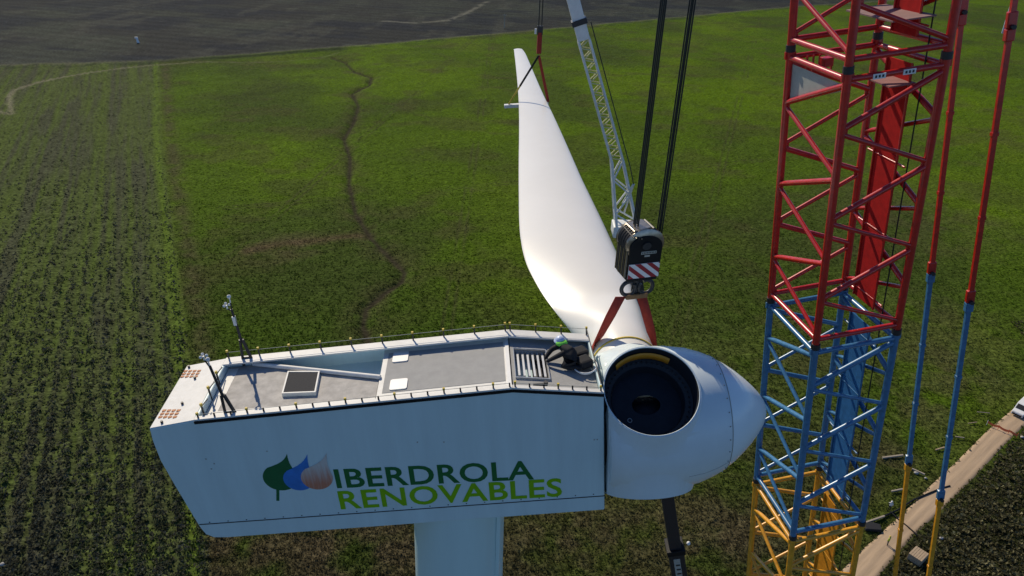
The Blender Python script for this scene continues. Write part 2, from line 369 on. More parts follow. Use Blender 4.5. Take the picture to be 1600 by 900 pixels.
mpr = N.new('ShaderNodeMapping'); mpr.vector_type = 'TEXTURE'; mpr.inputs['Rotation'].default_value = (0, 0, math.atan2(*(ROAD_L[5]-ROAD_L[2])[::-1])); mpr.inputs['Scale'].default_value = (9, .75, 1)
tcr = [q for q in N if q.type == 'TEX_COORD'][0]; nzr = [q for q in N if q.type == 'TEX_NOISE' and abs(q.inputs['Scale'].default_value-.55) < 1e-4][0]; nzr.inputs['Scale'].default_value = 1.0
L.new(tcr.outputs['Object'], mpr.inputs[0]); L.new(mpr.outputs[0], nzr.inputs[0])


# vegetation tufts: real leaves over the ground
def tufts(name, n, ylo, yhi, keep, size, leaves, label, cat, colf, lean=.5, seed=0):
    g = np.random.default_rng(seed)
    # more tufts close by than far away
    u = g.random(n); e = -1.0
    y = (ylo**e+u*(yhi**e-ylo**e))**(1/e)
    x = (g.random(n)*2-1)*(8+.74*np.sqrt(y**2+CAMZ**2))
    k = keep(x, y, g.random(n)); x = x[k]; y = y[k]; n = len(x)
    z = ground_h(x, y); s = size(x, y)*g.uniform(.6, 1.4, n)
    col = colf(x, y, g)
    V = np.zeros((n, leaves, 3, 3)); az = g.random((n, leaves))*2*np.pi; wd = g.uniform(.25, .6, (n, leaves)); ln = g.uniform(.5, 1, (n, leaves)); up = g.uniform(.25, .95, (n, leaves))
    ca, sa = np.cos(az), np.sin(az); S = s[:,None]
    bx = x[:,None]+ca*S*.05; by = y[:,None]+sa*S*.05
    V[:,:,0,0] = bx-sa*S*.12; V[:,:,0,1] = by+ca*S*.12; V[:,:,0,2] = z[:,None]-.05
    for q, sg in ((1, 1), (2, -1)):
        V[:,:,q,0] = bx+ca*S*ln*(1-.55*up)-sa*sg*S*wd*.6; V[:,:,q,1] = by+sa*S*ln*(1-.55*up)+ca*sg*S*wd*.6; V[:,:,q,2] = z[:,None]+S*up*.75*np.clip((270-y)/130, .35, 1)[:,None]*(1 if sg == 1 else g.uniform(.6, 1.1, (n, leaves)))
    C = np.repeat(np.repeat(col[:,None,None,:], leaves, 1), 3, 2)*g.uniform(.65, 1.35, (n, leaves, 1, 1))
    V = V.reshape(-1, 3); Fc = np.arange(len(V)).reshape(-1, 3)
    o = np_mesh(name, V, Fc, 3, M_leafm, False, np.clip(C.reshape(-1, 3), .004, 1)); o['kind'] = 'stuff'; o['label'] = label; o['category'] = cat; return o
def on_road(x, y): return dist(x, y, ROADC) < 1.5+.9*fbm(x/2.5, y/2.5, 91, 2)
def beyond(x, y): return y > np.interp(x, FAR[:,0], FAR[:,1])-2
def gcol(x, y, g): return ground_colour(x, y)*g.uniform(1.0, 1.7, len(x))[:,None]
def ccol(x, y, g):
    c = ground_colour(x, y)*g.uniform(.9, 1.5, len(x))[:,None]; gy = c.mean(1, keepdims=True); c = c*.75+gy*.25; t = (g.random(len(x)) < .45)[:,None]; c = np.where(t, np.array([.115, .118, .085])*g.uniform(.6, 1.2, len(x))[:,None], c); return c
tufts('crop_plants', 120000, 50, 380, lambda x, y, r: (rowside(x, y) > -.3) & ~beyond(x, y) & (r < .35+.65*(np.sin((x*RP[0]+y*RP[1])*2*np.pi/2.6+0.5*np.sin((x*RD[0]+y*RD[1])/19)) > -.3)), lambda x, y: .42+.0008*y, 5, 'dark bushy crop plants in long rows on the left field', 'crop', ccol, seed=2)
tufts('field_grass', 210000, 50, 430, lambda x, y, r: (rowside(x, y) < -.3) & ~beyond(x, y) & ~on_road(x, y) & (dist(x, y, CREEK) > .9), lambda x, y: .22+.0007*y, 4, 'short uneven grass of the broad green field', 'grass', gcol, seed=3)
vd = lambda x, y: np.minimum(dist(x, y, ROAD_L), dist(x, y, ROAD_R))
def vkeep(x, y, r): return (x > 40) & (y < 130) & (r < .7-vd(x, y)/.5)
vt = tufts('road_verge', 170000, 55, 130, vkeep, lambda x, y: .34+0*x, 5, 'ragged grass along both edges of the dirt road', 'grass', lambda x, y, g: np.array([.085, .10, .03])*g.uniform(.5, 1.5, len(x))[:,None], seed=8)
for v_ in vt.data.vertices: v_.co.z += .1
def bank(x, y): return (x > np.interp(y, ROAD_R[:,1], ROAD_R[:,0])+.6) & (y < 150) & (x > 40)
def bcol(x, y, g): return np.array([.105, .098, .052])*g.uniform(.45, 1.7, len(x))[:,None]*np.where(g.random(len(x)) < .25, 1.5, 1)[:,None]
tufts('roadside_scrub', 70000, 50, 140, lambda x, y, r: bank(x, y), lambda x, y: .55+0*x, 6, 'dark low scrub on the bank beside the dirt road', 'scrub', bcol, seed=4)

# ------------------------------------------------------------------ wind turbine
NO = CAM+Vector((2.075926, 13.065981, -9.799658)); NA = Vector((.994472, .066734, .081072)); NB = Vector((-.066954, .997756, 0)); NN = NA.cross(NB)
W = 2.413; SC, HC = 1.215, -1.649
TW = empty('wind_turbine', (0,0,0))
tb = NO+NA*(-3.6)+NB*(W/2)+NN*(-4.87); TW.location = (tb.x, tb.y, 0)
tag(TW, 'white wind turbine with long boxy nacelle, open hub and grey tower', 'wind turbine')
NM = frame(NO, NA, NB, NN); TWi = Matrix.Translation(-TW.location)
def npart(name, mb, material, parent=None, fix=False):
    """a part given in nacelle coordinates (along, across, up)"""
    o = mb.build(name, material)
    if fix: recalc(o)
    if parent is None: o.parent = TW; o.matrix_local = TWi @ NM
    else: o.parent = parent; o.matrix_local = Matrix.Identity(4)
    return o
# tower
tz = NO.z+NN.z*(-3.45)-.28
mb = MB(); prof = [(0, 1.95), (tz-1.2, 1.12), (tz-1.1, 1.12), (tz-1.05, 1.16), (tz-.95, 1.16), (tz-.9, 1.12), (tz, 1.11)]
mb.lathe([(0, 1.95), (20, 1.72), (40, 1.45), (tz-2.2, 1.205), (tz, 1.19)], (0,0,0), (0,0,1), 64)
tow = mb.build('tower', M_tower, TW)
mb = MB(); mb.box((1.06, -.62, tz-8), (.10, .10, 15.9)); pipe = mb.build('cable_duct', M_tower, tow)
# nacelle shell
def rim(s):
    return np.interp(s, [-10.02, -8.985, -1.96, 0, .1], [.02, .157, .419, .127, .112])
ST = [-8.985, -8.93, -1.96, 0, .06]; TI = .10; PIT = .45
lower = [(-10.03, -.35), (-10.02, -.91), (-9.92, -1.6), (-9.78, -2.46), (-9.68, -3.04), (-9.60, -3.30), (-9.42, -3.43), (-9.1, -3.46), (-4.7, -3.46), (.12, -3.46)]
ol = [(-10.0, .02)] + lower + [(s, float(rim(s))) for s in ST[::-1]]
V = [(s, 0, h) for s, h in ol]+[(s, W, h) for s, h in ol]; no_ = len(ol); nl = len(lower)
F = [tuple(range(no_)), tuple(range(no_, 2*no_))[::-1]] + [(i, i+no_, i+1+no_, i+1) for i in range(nl+1)] + [(0, no_-1, 2*no_-1, no_)]
for i in range(4):                                          # rim strips beside and at the ends of the deck well
    s0, s1 = ST[i], ST[i+1]; h0, h1 = float(rim(s0)), float(rim(s1)); k = len(V)
    V += [(s0, 0, h0), (s0, TI, h0), (s0, W-TI, h0), (s0, W, h0), (s1, 0, h1), (s1, TI, h1), (s1, W-TI, h1), (s1, W, h1)]
    F += [(k, k+4, k+5, k+1), (k+2, k+6, k+7, k+3)]
    if i in (0, 3): F.append((k+1, k+5, k+6, k+2))
    else:
        q = len(V); V += [(s0, TI, h0-PIT), (s0, W-TI, h0-PIT), (s1, TI, h1-PIT), (s1, W-TI, h1-PIT)]
        F += [(k+1, k+5, q+2, q), (k+2, q+1, q+3, k+6), (q, q+2, q+3, q+1)]
        if i == 1: F.append((k+1, q, q+1, k+2))
        if i == 2: F.append((k+5, k+6, q+3, q+2))
mb = MB(); mb.quadmesh(V, F)
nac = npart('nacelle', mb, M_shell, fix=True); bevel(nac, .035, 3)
label_part(nac, 'long white nacelle body with green lettering on its side')
# sheet joint near the lower edge, with fasteners
mb = MB(); mb.bar((-9.66, -.004, -2.95), (.12, -.004, -2.98), .012, .022); npart('seam', mb, M_dark, nac)
for k in range(22):
    s = -9.4+k*.44; mb = MB(); mb.box((s, -.006, -2.90), (.025, .012, .02)); npart('fastener', mb, M_dark, nac)
# dark gasket under the roof rim, rim caps
for t0 in (0, W):
    sg = -1 if t0 == 0 else 1
    mb = MB()
    for s0, s1 in ((-8.985, -1.96), (-1.96, .06)):
        mb.bar((s0, t0+sg*.012, rim(s0)-.055), (s1, t0+sg*.012, rim(s1)-.055), .03, .07)
    npart('gasket', mb, M_black, nac)
DK = -.16                                                   # deck level below the rim line
def deck(s): return float(rim(s))+DK
def slab(poly, dz=0, th=.05):
    mb = MB(); n = len(poly); top = [(s, t, deck(s)+dz) for s, t in poly]; bot = [(s, t, deck(s)+dz-th) for s, t in poly]
    mb.quadmesh(top+bot, [tuple(range(n)), tuple(range(n, 2*n))[::-1]]+[(i, n+i, n+(i+1) % n, (i+1) % n) for i in range(n)]); return mb
I0, I1 = TI+.004, W-TI-.004
# white rim tops
for t0, t1 in ((-.004, TI+.01), (W-.30, W+.004)):
    mb = MB()
    for s0, s1 in ((-8.985, -1.963), (-1.957, .06)):
        z0, z1 = float(rim(s0)), float(rim(s1))
        P = [(s0, t0, z0-.02), (s1, t0, z1-.02), (s1, t1, z1-.02), (s0, t1, z0-.02), (s0, t0, z0+.022), (s1, t0, z1+.022), (s1, t1, z1+.022), (s0, t1, z0+.022)]
        mb.quadmesh(P, [(0,3,2,1),(4,5,6,7),(0,1,5,4),(1,2,6,5),(2,3,7,6),(3,0,4,7)])
    npart('roof_rim', mb, M_rim, nac)
mb = MB(); mb.quadmesh([(-9.985, .012, .026), (-9.0, .012, .162), (-9.0, W-.012, .162), (-9.985, W-.012, .026)], [(0,1,2,3)]); npart('tail_cap', mb, M_rim, nac)
# decks
npart('rear_deck', slab([(-8.92, I0), (-5.06, I0), (-5.06, 1.16), (-8.35, 2.27), (-8.92, 2.27)], -.03), M_deckold, nac)
npart('deck_edge', slab([(-8.7, I0+.01), (-5.07, I0+.01), (-5.07, .42), (-8.7, .5)], -.024, .02), M_rim, nac)
npart('deck_edge', slab([(-8.91, .35), (-8.66, .35), (-8.66, 2.2), (-8.91, 2.2)], -.0245, .02), M_rim, nac)
mb = MB(); mb.tube((-8.3, 2.25, deck(-8.3)+.03), (-5.02, 1.13, deck(-5.02)+.03), .055, n=10); npart('edge_tube', mb, M_rim, nac)
mb = MB(); P = [(-8.3, 2.27), (-5.03, 1.15)]
mb.quadmesh([(P[0][0], P[0][1], deck(P[0][0])-.02), (P[1][0], P[1][1], deck(P[1][0])-.02), (P[1][0], P[1][1], deck(P[1][0])-.28), (P[0][0], P[0][1], deck(P[0][0])-.28)], [(0,1,2,3)]); npart('pit_wall', mb, M_shell, nac)
npart('middle_deck', slab([(-5.04, I0), (-1.98, I0), (-1.98, I1), (-5.04, I1)], .0, .26), M_rim, nac)
npart('deck_panel', slab([(-4.92, .52), (-2.1, .52), (-2.1, 2.14), (-4.92, 2.14)], .008, .006), M_deck, nac)
def lid(s0, s1, t0, t1, h=.035, material=None, name='hatch_lid'):
    mb = MB(); r = .05
    pts = []
    for cx, cy, a0 in ((s1-r, t1-r, 0), (s0+r, t1-r, 90), (s0+r, t0+r, 180), (s1-r, t0+r, 270)):
        for k in range(4): a = math.radians(a0+k*30); pts.append((cx+r*math.cos(a), cy+r*math.sin(a)))
    n = len(pts); mb.quadmesh([(x, y, deck(x)+.004) for x, y in pts]+[(x, y, deck(x)+h) for x, y in pts], [tuple(range(n, 2*n))]+[(i, (i+1) % n, n+(i+1) % n, n+i) for i in range(n)])
    return npart(name, mb, material or M_white, nac)
lid(-4.80, -4.42, 1.70, 2.12); lid(-4.76, -4.36, .58, .98)
# skylight in the rear deck
def quadframe(c, hgt, wd, name, material, base):
    mb = MB(); n = 4
    cx = sum(p[0] for p in c)/4; cy = sum(p[1] for p in c)/4
    inn = [(p[0]+(cx-p[0])*wd, p[1]+(cy-p[1])*wd) for p in c]
    V = [(x, y, deck(x)+base) for x, y in c]+[(x, y, deck(x)+hgt) for x, y in c]+[(x, y, deck(x)+hgt) for x, y in inn]+[(x, y, deck(x)+hgt-.03) for x, y in inn]
    F = []
    for i in range(4):
        j = (i+1) % 4; F += [(i, j, 4+j, 4+i), (4+i, 4+j, 8+j, 8+i), (8+i, 8+j, 12+j, 12+i)]
    mb.quadmesh(V, F); fr = npart(name, mb, material, nac)
    return fr, inn
c = [(-7.26, .82), (-6.46, .74), (-6.52, 1.58), (-7.32, 1.72)]
sf, inn = quadframe(c, .07, .085, 'skylight_frame', M_rim, -.03)
mb = MB(); mb.quadmesh([(x, y, deck(x)+.058) for x, y in inn], [(0,1,2,3)]); npart('skylight_pane', mb, M_glass, nac)
# front deck around an open hatch
H0, H1, HT0, HT1 = -1.84, -1.10, .62, 1.78
for poly in ([(-1.94, I0), (-.01, I0), (-.01, HT0), (-1.94, HT0)], [(-1.94, HT1), (-.01, HT1), (-.01, I1), (-1.94, I1)], [(-1.94, HT0), (H0, HT0), (H0, HT1), (-1.94, HT1)], [(H1, HT0), (-.01, HT0), (-.01, HT1), (H1, HT1)]):
    npart('front_deck', slab(poly, .0, .26), M_deck, nac)
npart('ridge_strip', slab([(-2.06, I0+.004), (-1.97, I0+.004), (-1.97, I1-.004), (-2.06, I1-.004)], .022, .03), M_white, nac)
quadframe([(H0-.03, HT0-.03), (H1+.03, HT0-.03), (H1+.03, HT1+.03), (H0-.03, HT1+.03)], .05, .04, 'hatch_frame', M_alu, .002)
mb = MB(); mb.box(((H0+H1)/2, (HT0+HT1)/2, deck(-1.45)-.30), (.9, 1.3, .02)); npart('hatch_floor', mb, M_dark, nac)
for k in range(6):
    s = H0+.07+k*.12; mb = MB(); mb.box((s, (HT0+HT1)/2+.1, deck(s)-.06), (.05, 1.0, .03)); npart('hatch_slat', mb, M_alu, nac)
# railing posts, wires
def post(s, t, h, cap):
    z = float(rim(s))+.02; mb = MB(); mb.bar((s, t, z), (s, t, z+h), .035, .02, (0,1,0)); o = npart('rail_post', mb, M_dark, nac)
    if cap:
        mb = MB(); mb.box((s, t, z+h+.02), (.05, .045, .05)); npart('post_cap', mb, M_yellow, nac)
    return (s, t, z+h*.92)
for t0, step, h in ((.05, .36, .10), (W-.05, .72, .20)):
    for a, b, n in ((-8.9, -2.02, int(6.9/step)), (-1.9, 0, int(2/step)+1)):
        pts = []
        for k in range(n+1):
            s = a+(b-a)*k/n; pts.append(post(s, t0, h, (k % 3 == 0) if t0 < 1 else True))
        mb = MB(); mb.path(pts, .006, 5); npart('rail_wire', mb, M_grey, nac)
pts = [(-.0, .05+k*(W-.1)/4, .127+.02+.2) for k in range(5)]
mb = MB(); mb.path(pts, .015, 5); npart('rail_wire', mb, M_dark, nac)
for (s, t) in ((-8.88, .30), (-8.93, .95), (-8.93, 1.55)):
    mb = MB(); mb.bar((s, t, deck(s)), (s, t, deck(s)+.32), .035, .03, (0,1,0)); mb.bar((s, t, deck(s)+.3), (s-.02, t+.42, deck(s)+.2), .02, .02); npart('rail_post', mb, M_dark, nac)
    mb = MB(); mb.box((s, t, deck(s)+.35), (.05, .05, .06)); npart('post_cap', mb, M_yellow, nac)
# orange grilles on the tail cap
def tailh(s): return .026+(s+9.985)*(.162-.026)/.985
for (s0, t0) in ((-9.93, .42), (-9.98, 1.98)):
    for i in range(4):
        for j in range(3):
            s = s0+i*.125; t = t0+j*.115-i*.035; mb = MB(); mb.box((s+.05, t-.1+.04, tailh(s)+.012), (.082, .066, .016)); npart('grille_cell', mb, M_rust, nac)
for (s, t) in ((-9.55, 1.72), (-9.5, .72), (-9.75, .12), (-9.9, 2.3)):
    mb = MB(); mb.tube((s, t, tailh(s)), (s, t, tailh(s)+.06), .03); npart('lifting_eye', mb, M_dark, nac)
mb = MB(); mb.box((-1.35, .34, deck(-1.35)+.05), (.28, .05, .06)); mb.tube((-1.2, .34, deck(-1.2)+.05), (-1.2, .34, deck(-1.2)+.14), .05); npart('deck_cleat', mb, M_dark, nac)
# weather masts: two raking legs, crossbars and sensors
def mast(s, t, legsep, hgt, lean_s, lean_t, sensors):
    z = deck(s)-.02; top = Vector((s+lean_s, t+lean_t, z+hgt))
    f1 = Vector((s-legsep/2, t, z)); f2 = Vector((s+legsep/2, t, z)); j = f1.lerp(top, .45)*.5+f2.lerp(top, .45)*.5
    root = MB(); root.tube(j, top, .035, .03); r_ = npart('mast', root, M_dark, nac)
    def sub(name, mbx, mt): npart(name, mbx, mt, nac)
    sub('mast_leg', MB().tube(f1, j+Vector((-.03, 0, .02)), .035), M_dark); sub('mast_leg', MB().tube(f2, j+Vector((.03, 0, .02)), .04), M_dark)
    sub('mast_brace', MB().tube(f1.lerp(j, .3), f2.lerp(j, .3), .025), M_dark)
    for (dx, dz, kind) in sensors:
        p = top+Vector((dx, 0, dz))
        sub('sensor_arm', MB().bar(top-Vector((0, 0, .05)), p-Vector((0, 0, .1)), .025, .025, (0,1,0)), M_dark)
        if kind == 'cup':
            mbx = MB(); mbx.tube(p-Vector((0, 0, .1)), p, .02)
            for k in range(3): a = k*2.1; mbx.ball(p+Vector((math.cos(a)*.07, math.sin(a)*.07, .01)), .035, 8)
            sub('wind_sensor', mbx, M_white)
        elif kind == 'box': sub('sensor_box', MB().box(p-Vector((0, 0, .12)), (.07, .07, .24)), M_white)
        else:
            mbx = MB(); mbx.tube(p-Vector((0, 0, .1)), p+Vector((0, 0, .05)), .015); mbx.ball(p+Vector((0, 0, .06)), .05, 8); sub('wind_sensor', mbx, M_white)
mast(-8.43, 2.3, .26, 1.62, -.05, -.02, [(-.09, .12, 'cup'), (.02, .28, 'vane'), (-.0, -.2, 'box')])
mast(-8.22, .16, .26, 1.45, -.15, 0, [(-.0, .1, 'vane'), (-.07, .25, 'cup')])
# print on the side: three drops, stem, lettering
def drop(cx, cz, r, tx, tz, y, material, name):
    pts = []; d = Vector((tx-cx, tz-cz)); L_ = d.length; a0 = math.atan2(d.y, d.x); be = math.acos(r/L_)
    n = 26
    for k in range(n+1):
        t = a0+be+(2*math.pi-2*be)*k/n; pts.append((cx+r*math.cos(t), y, cz+r*math.sin(t)))
    e = Vector(pts[-1]); s_ = Vector(pts[0]); tip = Vector((tx, y, tz)); nrm = Vector((-d.y, 0, d.x)).normalized()
    for k in range(1, 6): q = e.lerp(tip, k/6); q -= nrm*(-.05*math.sin(math.pi*k/6))*r/.38; pts.append(tuple(q))
    pts.append(tuple(tip))
    for k in range(1, 6): q = tip.lerp(s_, k/6); q += nrm*(-.09*math.sin(math.pi*k/6))*r/.38; pts.append(tuple(q))
    return npart(name, MB().quadmesh(pts, [tuple(range(len(pts)))]), material, nac)
drop(-7.46, -1.66, .40, -7.17, -.96, -.004, M_leaf, 'printed_drop'); drop(-7.05, -1.74, .355, -6.72, -1.02, -.007, M_blue, 'printed_drop'); drop(-6.63, -1.74, .365, -6.28, -1.02, -.010, M_drop, 'printed_drop')
npart('printed_stem', MB().quadmesh([(-7.63, -.004, -2.02), (-7.56, -.004, -2.03), (-7.63, -.004, -2.38), (-7.70, -.004, -2.37)], [(0,1,2,3)]), M_leaf, nac)
def text_mesh(body, s0, s1, z0, z1, shear_end, y, material, name, parent, bold=.018):
    cu = bpy.data.curves.new(name, 'FONT'); cu.body = body; cu.size = 1; cu.offset = bold; cu.resolution_u = 4; cu.space_character = 1.04
    to = bpy.data.objects.new('tmp', cu); COL.objects.link(to); bpy.context.view_layer.update()
    me = bpy.data.meshes.new_from_object(to.evaluated_get(bpy.context.evaluated_depsgraph_get())); bpy.data.objects.remove(to)
    v = np.array([tuple(q.co) for q in me.vertices]); mn = v.min(0); mx = v.max(0)
    u = (v[:,0]-mn[0])/(mx[0]-mn[0]); w = (v[:,1]-mn[1])/(mx[1]-mn[1])
    for i, q in enumerate(me.vertices): q.co = (s0+(s1-s0)*u[i], y, z0+(z1-z0)*w[i]+shear_end*u[i])
    me.name = name; me.materials.clear(); me.materials.append(material)
    o = bpy.data.objects.new(name, me); COL.objects.link(o); o.parent = parent; return o
text_mesh('IBERDROLA', -6.22, -1.58, -2.12, -1.52, -.17, -.006, M_dgreen, 'lettering', nac)
text_mesh('RENOVABLES', -6.24, -.92, -2.80, -2.20, -.10, -.006, M_lgreen, 'lettering', nac)
# small marks and vents
for (s, z) in ((-8.95, -1.25), (-8.85, -1.1), (-7.6, -.85), (-4.2, -.9), (-3.6, -.95), (-9.0, -.95), (-.15, -1.2), (-.08, -1.2)):
    npart('fastener', MB().box((s, -.004, z), (.03, .008, .03)), M_grey, nac)

# hub and spinner, lying on the rotor axis
HO = Vector((0, W/2, HC))
PROF = [(.17, 0), (.17, 1.35), (.2, 1.58), (.28, 1.66), (.6, 1.74), (1.2, 1.77), (1.9, 1.74), (2.4, 1.66), (2.75, 1.54), (3.05, 1.40)]
NOSE = [(3.055, 1.385), (3.3, 1.235), (3.56, 1.04), (3.79, .835), (3.99, .63), (4.14, .45), (4.245, .28), (4.30, .135), (4.318, 0)]
hubm = MB(); hubm.lathe(PROF+[(3.05, 0)], HO, (1,0,0), 96, x=(0,1,0)); hub_t = recalc(hubm.build('hub_solid', M_hub))
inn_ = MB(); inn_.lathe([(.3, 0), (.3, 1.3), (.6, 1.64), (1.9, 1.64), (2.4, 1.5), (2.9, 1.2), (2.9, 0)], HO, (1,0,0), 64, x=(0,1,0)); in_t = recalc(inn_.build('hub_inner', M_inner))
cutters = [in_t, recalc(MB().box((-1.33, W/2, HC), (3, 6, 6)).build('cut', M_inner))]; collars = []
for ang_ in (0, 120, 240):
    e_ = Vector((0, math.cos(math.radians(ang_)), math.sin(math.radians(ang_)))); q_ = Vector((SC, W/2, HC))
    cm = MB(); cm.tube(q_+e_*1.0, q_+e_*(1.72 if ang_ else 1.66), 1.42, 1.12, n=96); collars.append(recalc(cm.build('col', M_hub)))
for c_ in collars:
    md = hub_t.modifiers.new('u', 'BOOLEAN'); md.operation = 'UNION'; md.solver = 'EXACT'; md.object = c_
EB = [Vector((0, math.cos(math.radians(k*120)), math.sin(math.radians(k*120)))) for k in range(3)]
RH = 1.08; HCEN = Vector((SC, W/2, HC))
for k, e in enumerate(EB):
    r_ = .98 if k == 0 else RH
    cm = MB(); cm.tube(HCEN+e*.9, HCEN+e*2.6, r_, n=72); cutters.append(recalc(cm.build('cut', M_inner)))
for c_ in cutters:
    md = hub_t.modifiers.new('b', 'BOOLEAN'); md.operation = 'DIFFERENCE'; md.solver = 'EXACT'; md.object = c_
bpy.context.view_layer.update()
me = bpy.data.meshes.new_from_object(hub_t.evaluated_get(bpy.context.evaluated_depsgraph_get()))
for o_ in [hub_t]+cutters+collars: bpy.data.objects.remove(o_)
me.name = 'hub'; me.materials.clear(); me.materials.append(M_hub)
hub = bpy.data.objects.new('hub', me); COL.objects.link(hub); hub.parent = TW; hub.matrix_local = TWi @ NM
label_part(hub, 'white rotor hub with a large open blade socket facing up')
for q in me.polygons: q.use_smooth = True
me.set_sharp_from_angle(angle=math.radians(35))
npart('spinner', MB().lathe(NOSE, HO, (1,0,0), 64, x=(0,1,0)), M_nose, hub)
npart('spinner_joint', MB().lathe([(3.035, 1.40), (3.035, 1.412), (3.06, 1.40), (3.06, 1.386)], HO, (1,0,0), 64, x=(0,1,0)), M_grey, hub)
for k in range(28):
    a = 2*math.pi*k/28; p = Vector((2.98, W/2+math.cos(a)*1.445, HC+math.sin(a)*1.445)); npart('joint_bolt', MB().ball(p, .018, 6), M_grey, hub)
# sockets: lip, lining, bearing, dark plate
def prof_r(s): return float(np.interp(s, [q[0] for q in PROF[2:]], [q[1] for q in PROF[2:]]))
def socket(e, full):
    t_ = Vector((1,0,0)).cross(e)
    def rim_pt(a, rad, dep=0):
        c_, s_ = math.cos(a), math.sin(a); ss = SC+rad*c_; R = prof_r(ss)
        return HCEN+Vector((rad*c_, 0, 0))+t_*(rad*s_)+e*(max(1.72, math.sqrt(max(R*R-(rad*s_)**2, .01)))-dep)
    n = 72; A = [2*math.pi*k/n for k in range(n)]
    npart('socket_lip', MB().path([rim_pt(a, RH+.010, .004) for a in A], .014, 6, True), M_hub, hub)
    def ring(r0, d0, r1, d1, a0=0, a1=2*math.pi, nn=72):
        V = []; full_ = abs(a1-a0-2*math.pi) < 1e-6
        for k in range(nn+1):
            a = a0+(a1-a0)*k/nn; c_, s_ = math.cos(a), math.sin(a)
            V.append(HCEN+Vector((r0*c_, 0, 0))+t_*(r0*s_)+e*d0 if d0 is not None else rim_pt(a, r0, .02)); V.append(HCEN+Vector((r1*c_, 0, 0))+t_*(r1*s_)+e*d1)
        return MB().quadmesh(V, [(2*k, 2*k+2, 2*k+3, 2*k+1) for k in range(nn)], True)
    if full:
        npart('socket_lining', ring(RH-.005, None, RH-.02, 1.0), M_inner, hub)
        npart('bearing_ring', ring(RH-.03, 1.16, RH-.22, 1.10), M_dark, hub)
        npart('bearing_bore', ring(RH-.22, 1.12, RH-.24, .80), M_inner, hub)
        for k in range(48):
            a = A[0]+2*math.pi*k/48; p = HCEN+Vector(((RH-.12)*math.cos(a), 0, 0))+t_*((RH-.12)*math.sin(a))+e*1.15; npart('bearing_bolt', MB().tube(p, p+e*.05, .018, n=6), M_dark, hub)
        V = [HCEN+Vector((.85*math.cos(a), 0, 0))+t_*(.85*math.sin(a))+e*.82 for a in A]+[HCEN+Vector((.34*math.cos(a), 0, 0))+t_*(.25*math.sin(a))+e*.82 for a in A]
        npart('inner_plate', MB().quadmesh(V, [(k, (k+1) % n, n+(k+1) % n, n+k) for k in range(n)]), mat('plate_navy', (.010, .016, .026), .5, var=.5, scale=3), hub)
        o_ = npart('lit_wall_arc', ring(RH-.035, 1.52, RH-.08, 1.32, math.radians(GA0), math.radians(GA1), 30), M_orange, hub); sol = o_.modifiers.new('s', 'SOLIDIFY'); sol.thickness = .02  # orange arc paints the lit stretch of the socket wall, black lining the rest
        p = HCEN+Vector((-.45, 0, 0))+t_*(.36)+e*.83; npart('plate_eye', MB().path([p+Vector((.05*math.cos(a), 0, 0))+t_*(.05*math.sin(a)) for a in A[::6]], .012, 5, True), M_alu, hub)
    else: npart('socket_lining', ring(RH-.005, None, RH-.02, 1.0), M_inner, hub)
GA0, GA1 = 228, 306
socket(EB[1], True); socket(EB[2], False)
for (s, a) in ((.55, 214), (.62, 214), (.69, 214), (.55, 217), (.69, 217), (.62, 220), (.55, 226), (.55, 228.5), (.66, 226), (.74, 226), (.66, 228.5)):
    R = prof_r(s); aa = math.radians(a); npart('hub_rivet', MB().ball(Vector((s, W/2+math.cos(aa)*R, HC+math.sin(aa)*R)), .014, 6), M_dark, hub)
for a in (196,):
    aa = math.radians(a); npart('hub_seam', MB().path([Vector((s, W/2+math.cos(aa)*(prof_r(s)+.001), HC+math.sin(aa)*(prof_r(s)+.001))) for s in np.linspace(2.0, 3.03, 12)], .006, 4), M_grey, hub)
# shaft cover between nacelle and hub
npart('dark_hub_fill', MB().lathe([(.4, .0), (.4, .5), (2.4, .5), (2.4, 0)], HO, (1,0,0), 32, x=(0,1,0)), M_inner, hub)  # dark drum added to block the bright view through the hub bore
npart('shaft_cover', MB().lathe([(.05, 1.1), (.30, 1.1)], HO, (1,0,0), 48, x=(0,1,0)), M_black, hub)

# ------------------------------------------------------------------ blade
def nac_to_world(s, t, h): return NO+NA*s+NB*t+NN*h
BC = nac_to_world(SC, W/2, HC)
BL = empty('turbine_blade', BC+NB*1.75); BL.matrix_world = frame(BC, NA, NB, NN)
tag(BL, 'long white rotor blade hung horizontally from two cranes, root at the hub', 'blade')
st = [1.72, 2.4, 3, 3.5, 4, 5, 6, 7, 8, 9, 10, 12, 14, 17, 20, 24, 28, 32, 36, 40, 44, 47, 48.0, 48.5, 48.65]
le = [.93, .93, .93, .95, .98, 1.04, 1.07, 1.08, 1.08, 1.07, 1.05, 1.0, .93, .82, .76, .68, .58, .45, .36, .29, .22, .13, .04, -.08, -.28]
te = [-.93, -.93, -.93, -.98, -1.18, -1.60, -1.93, -2.15, -2.32, -2.40, -2.42, -2.36, -2.25, -2.08, -1.90, -1.65, -1.42, -1.22, -1.06, -.92, -.79, -.70, -.66, -.58, -.34]
tk = [1.0, 1.0, 1.0, .97, .92, .82, .72, .64, .57, .52, .48, .43, .39, .35, .31, .27, .21, .20, .19, .18, .17, .16, .15, .12, .08]
ST2 = np.concatenate([np.linspace(1.72, 14, 60), np.linspace(14.5, 47, 50), np.array([47.5, 48, 48.3, 48.5, 48.62, 48.65])])
def catm(xs, ys, x): 
    # smooth interpolation (monotone cubic-ish)
    xs = np.array(xs); ys = np.array(ys); d = np.gradient(ys, xs); i = np.clip(np.searchsorted(xs, x)-1, 0, len(xs)-2); h = xs[i+1]-xs[i]; t = (x-xs[i])/h
    return (2*t**3-3*t**2+1)*ys[i]+(t**3-2*t**2+t)*h*d[i]+(-2*t**3+3*t**2)*ys[i+1]+(t**3-t**2)*h*d[i+1]
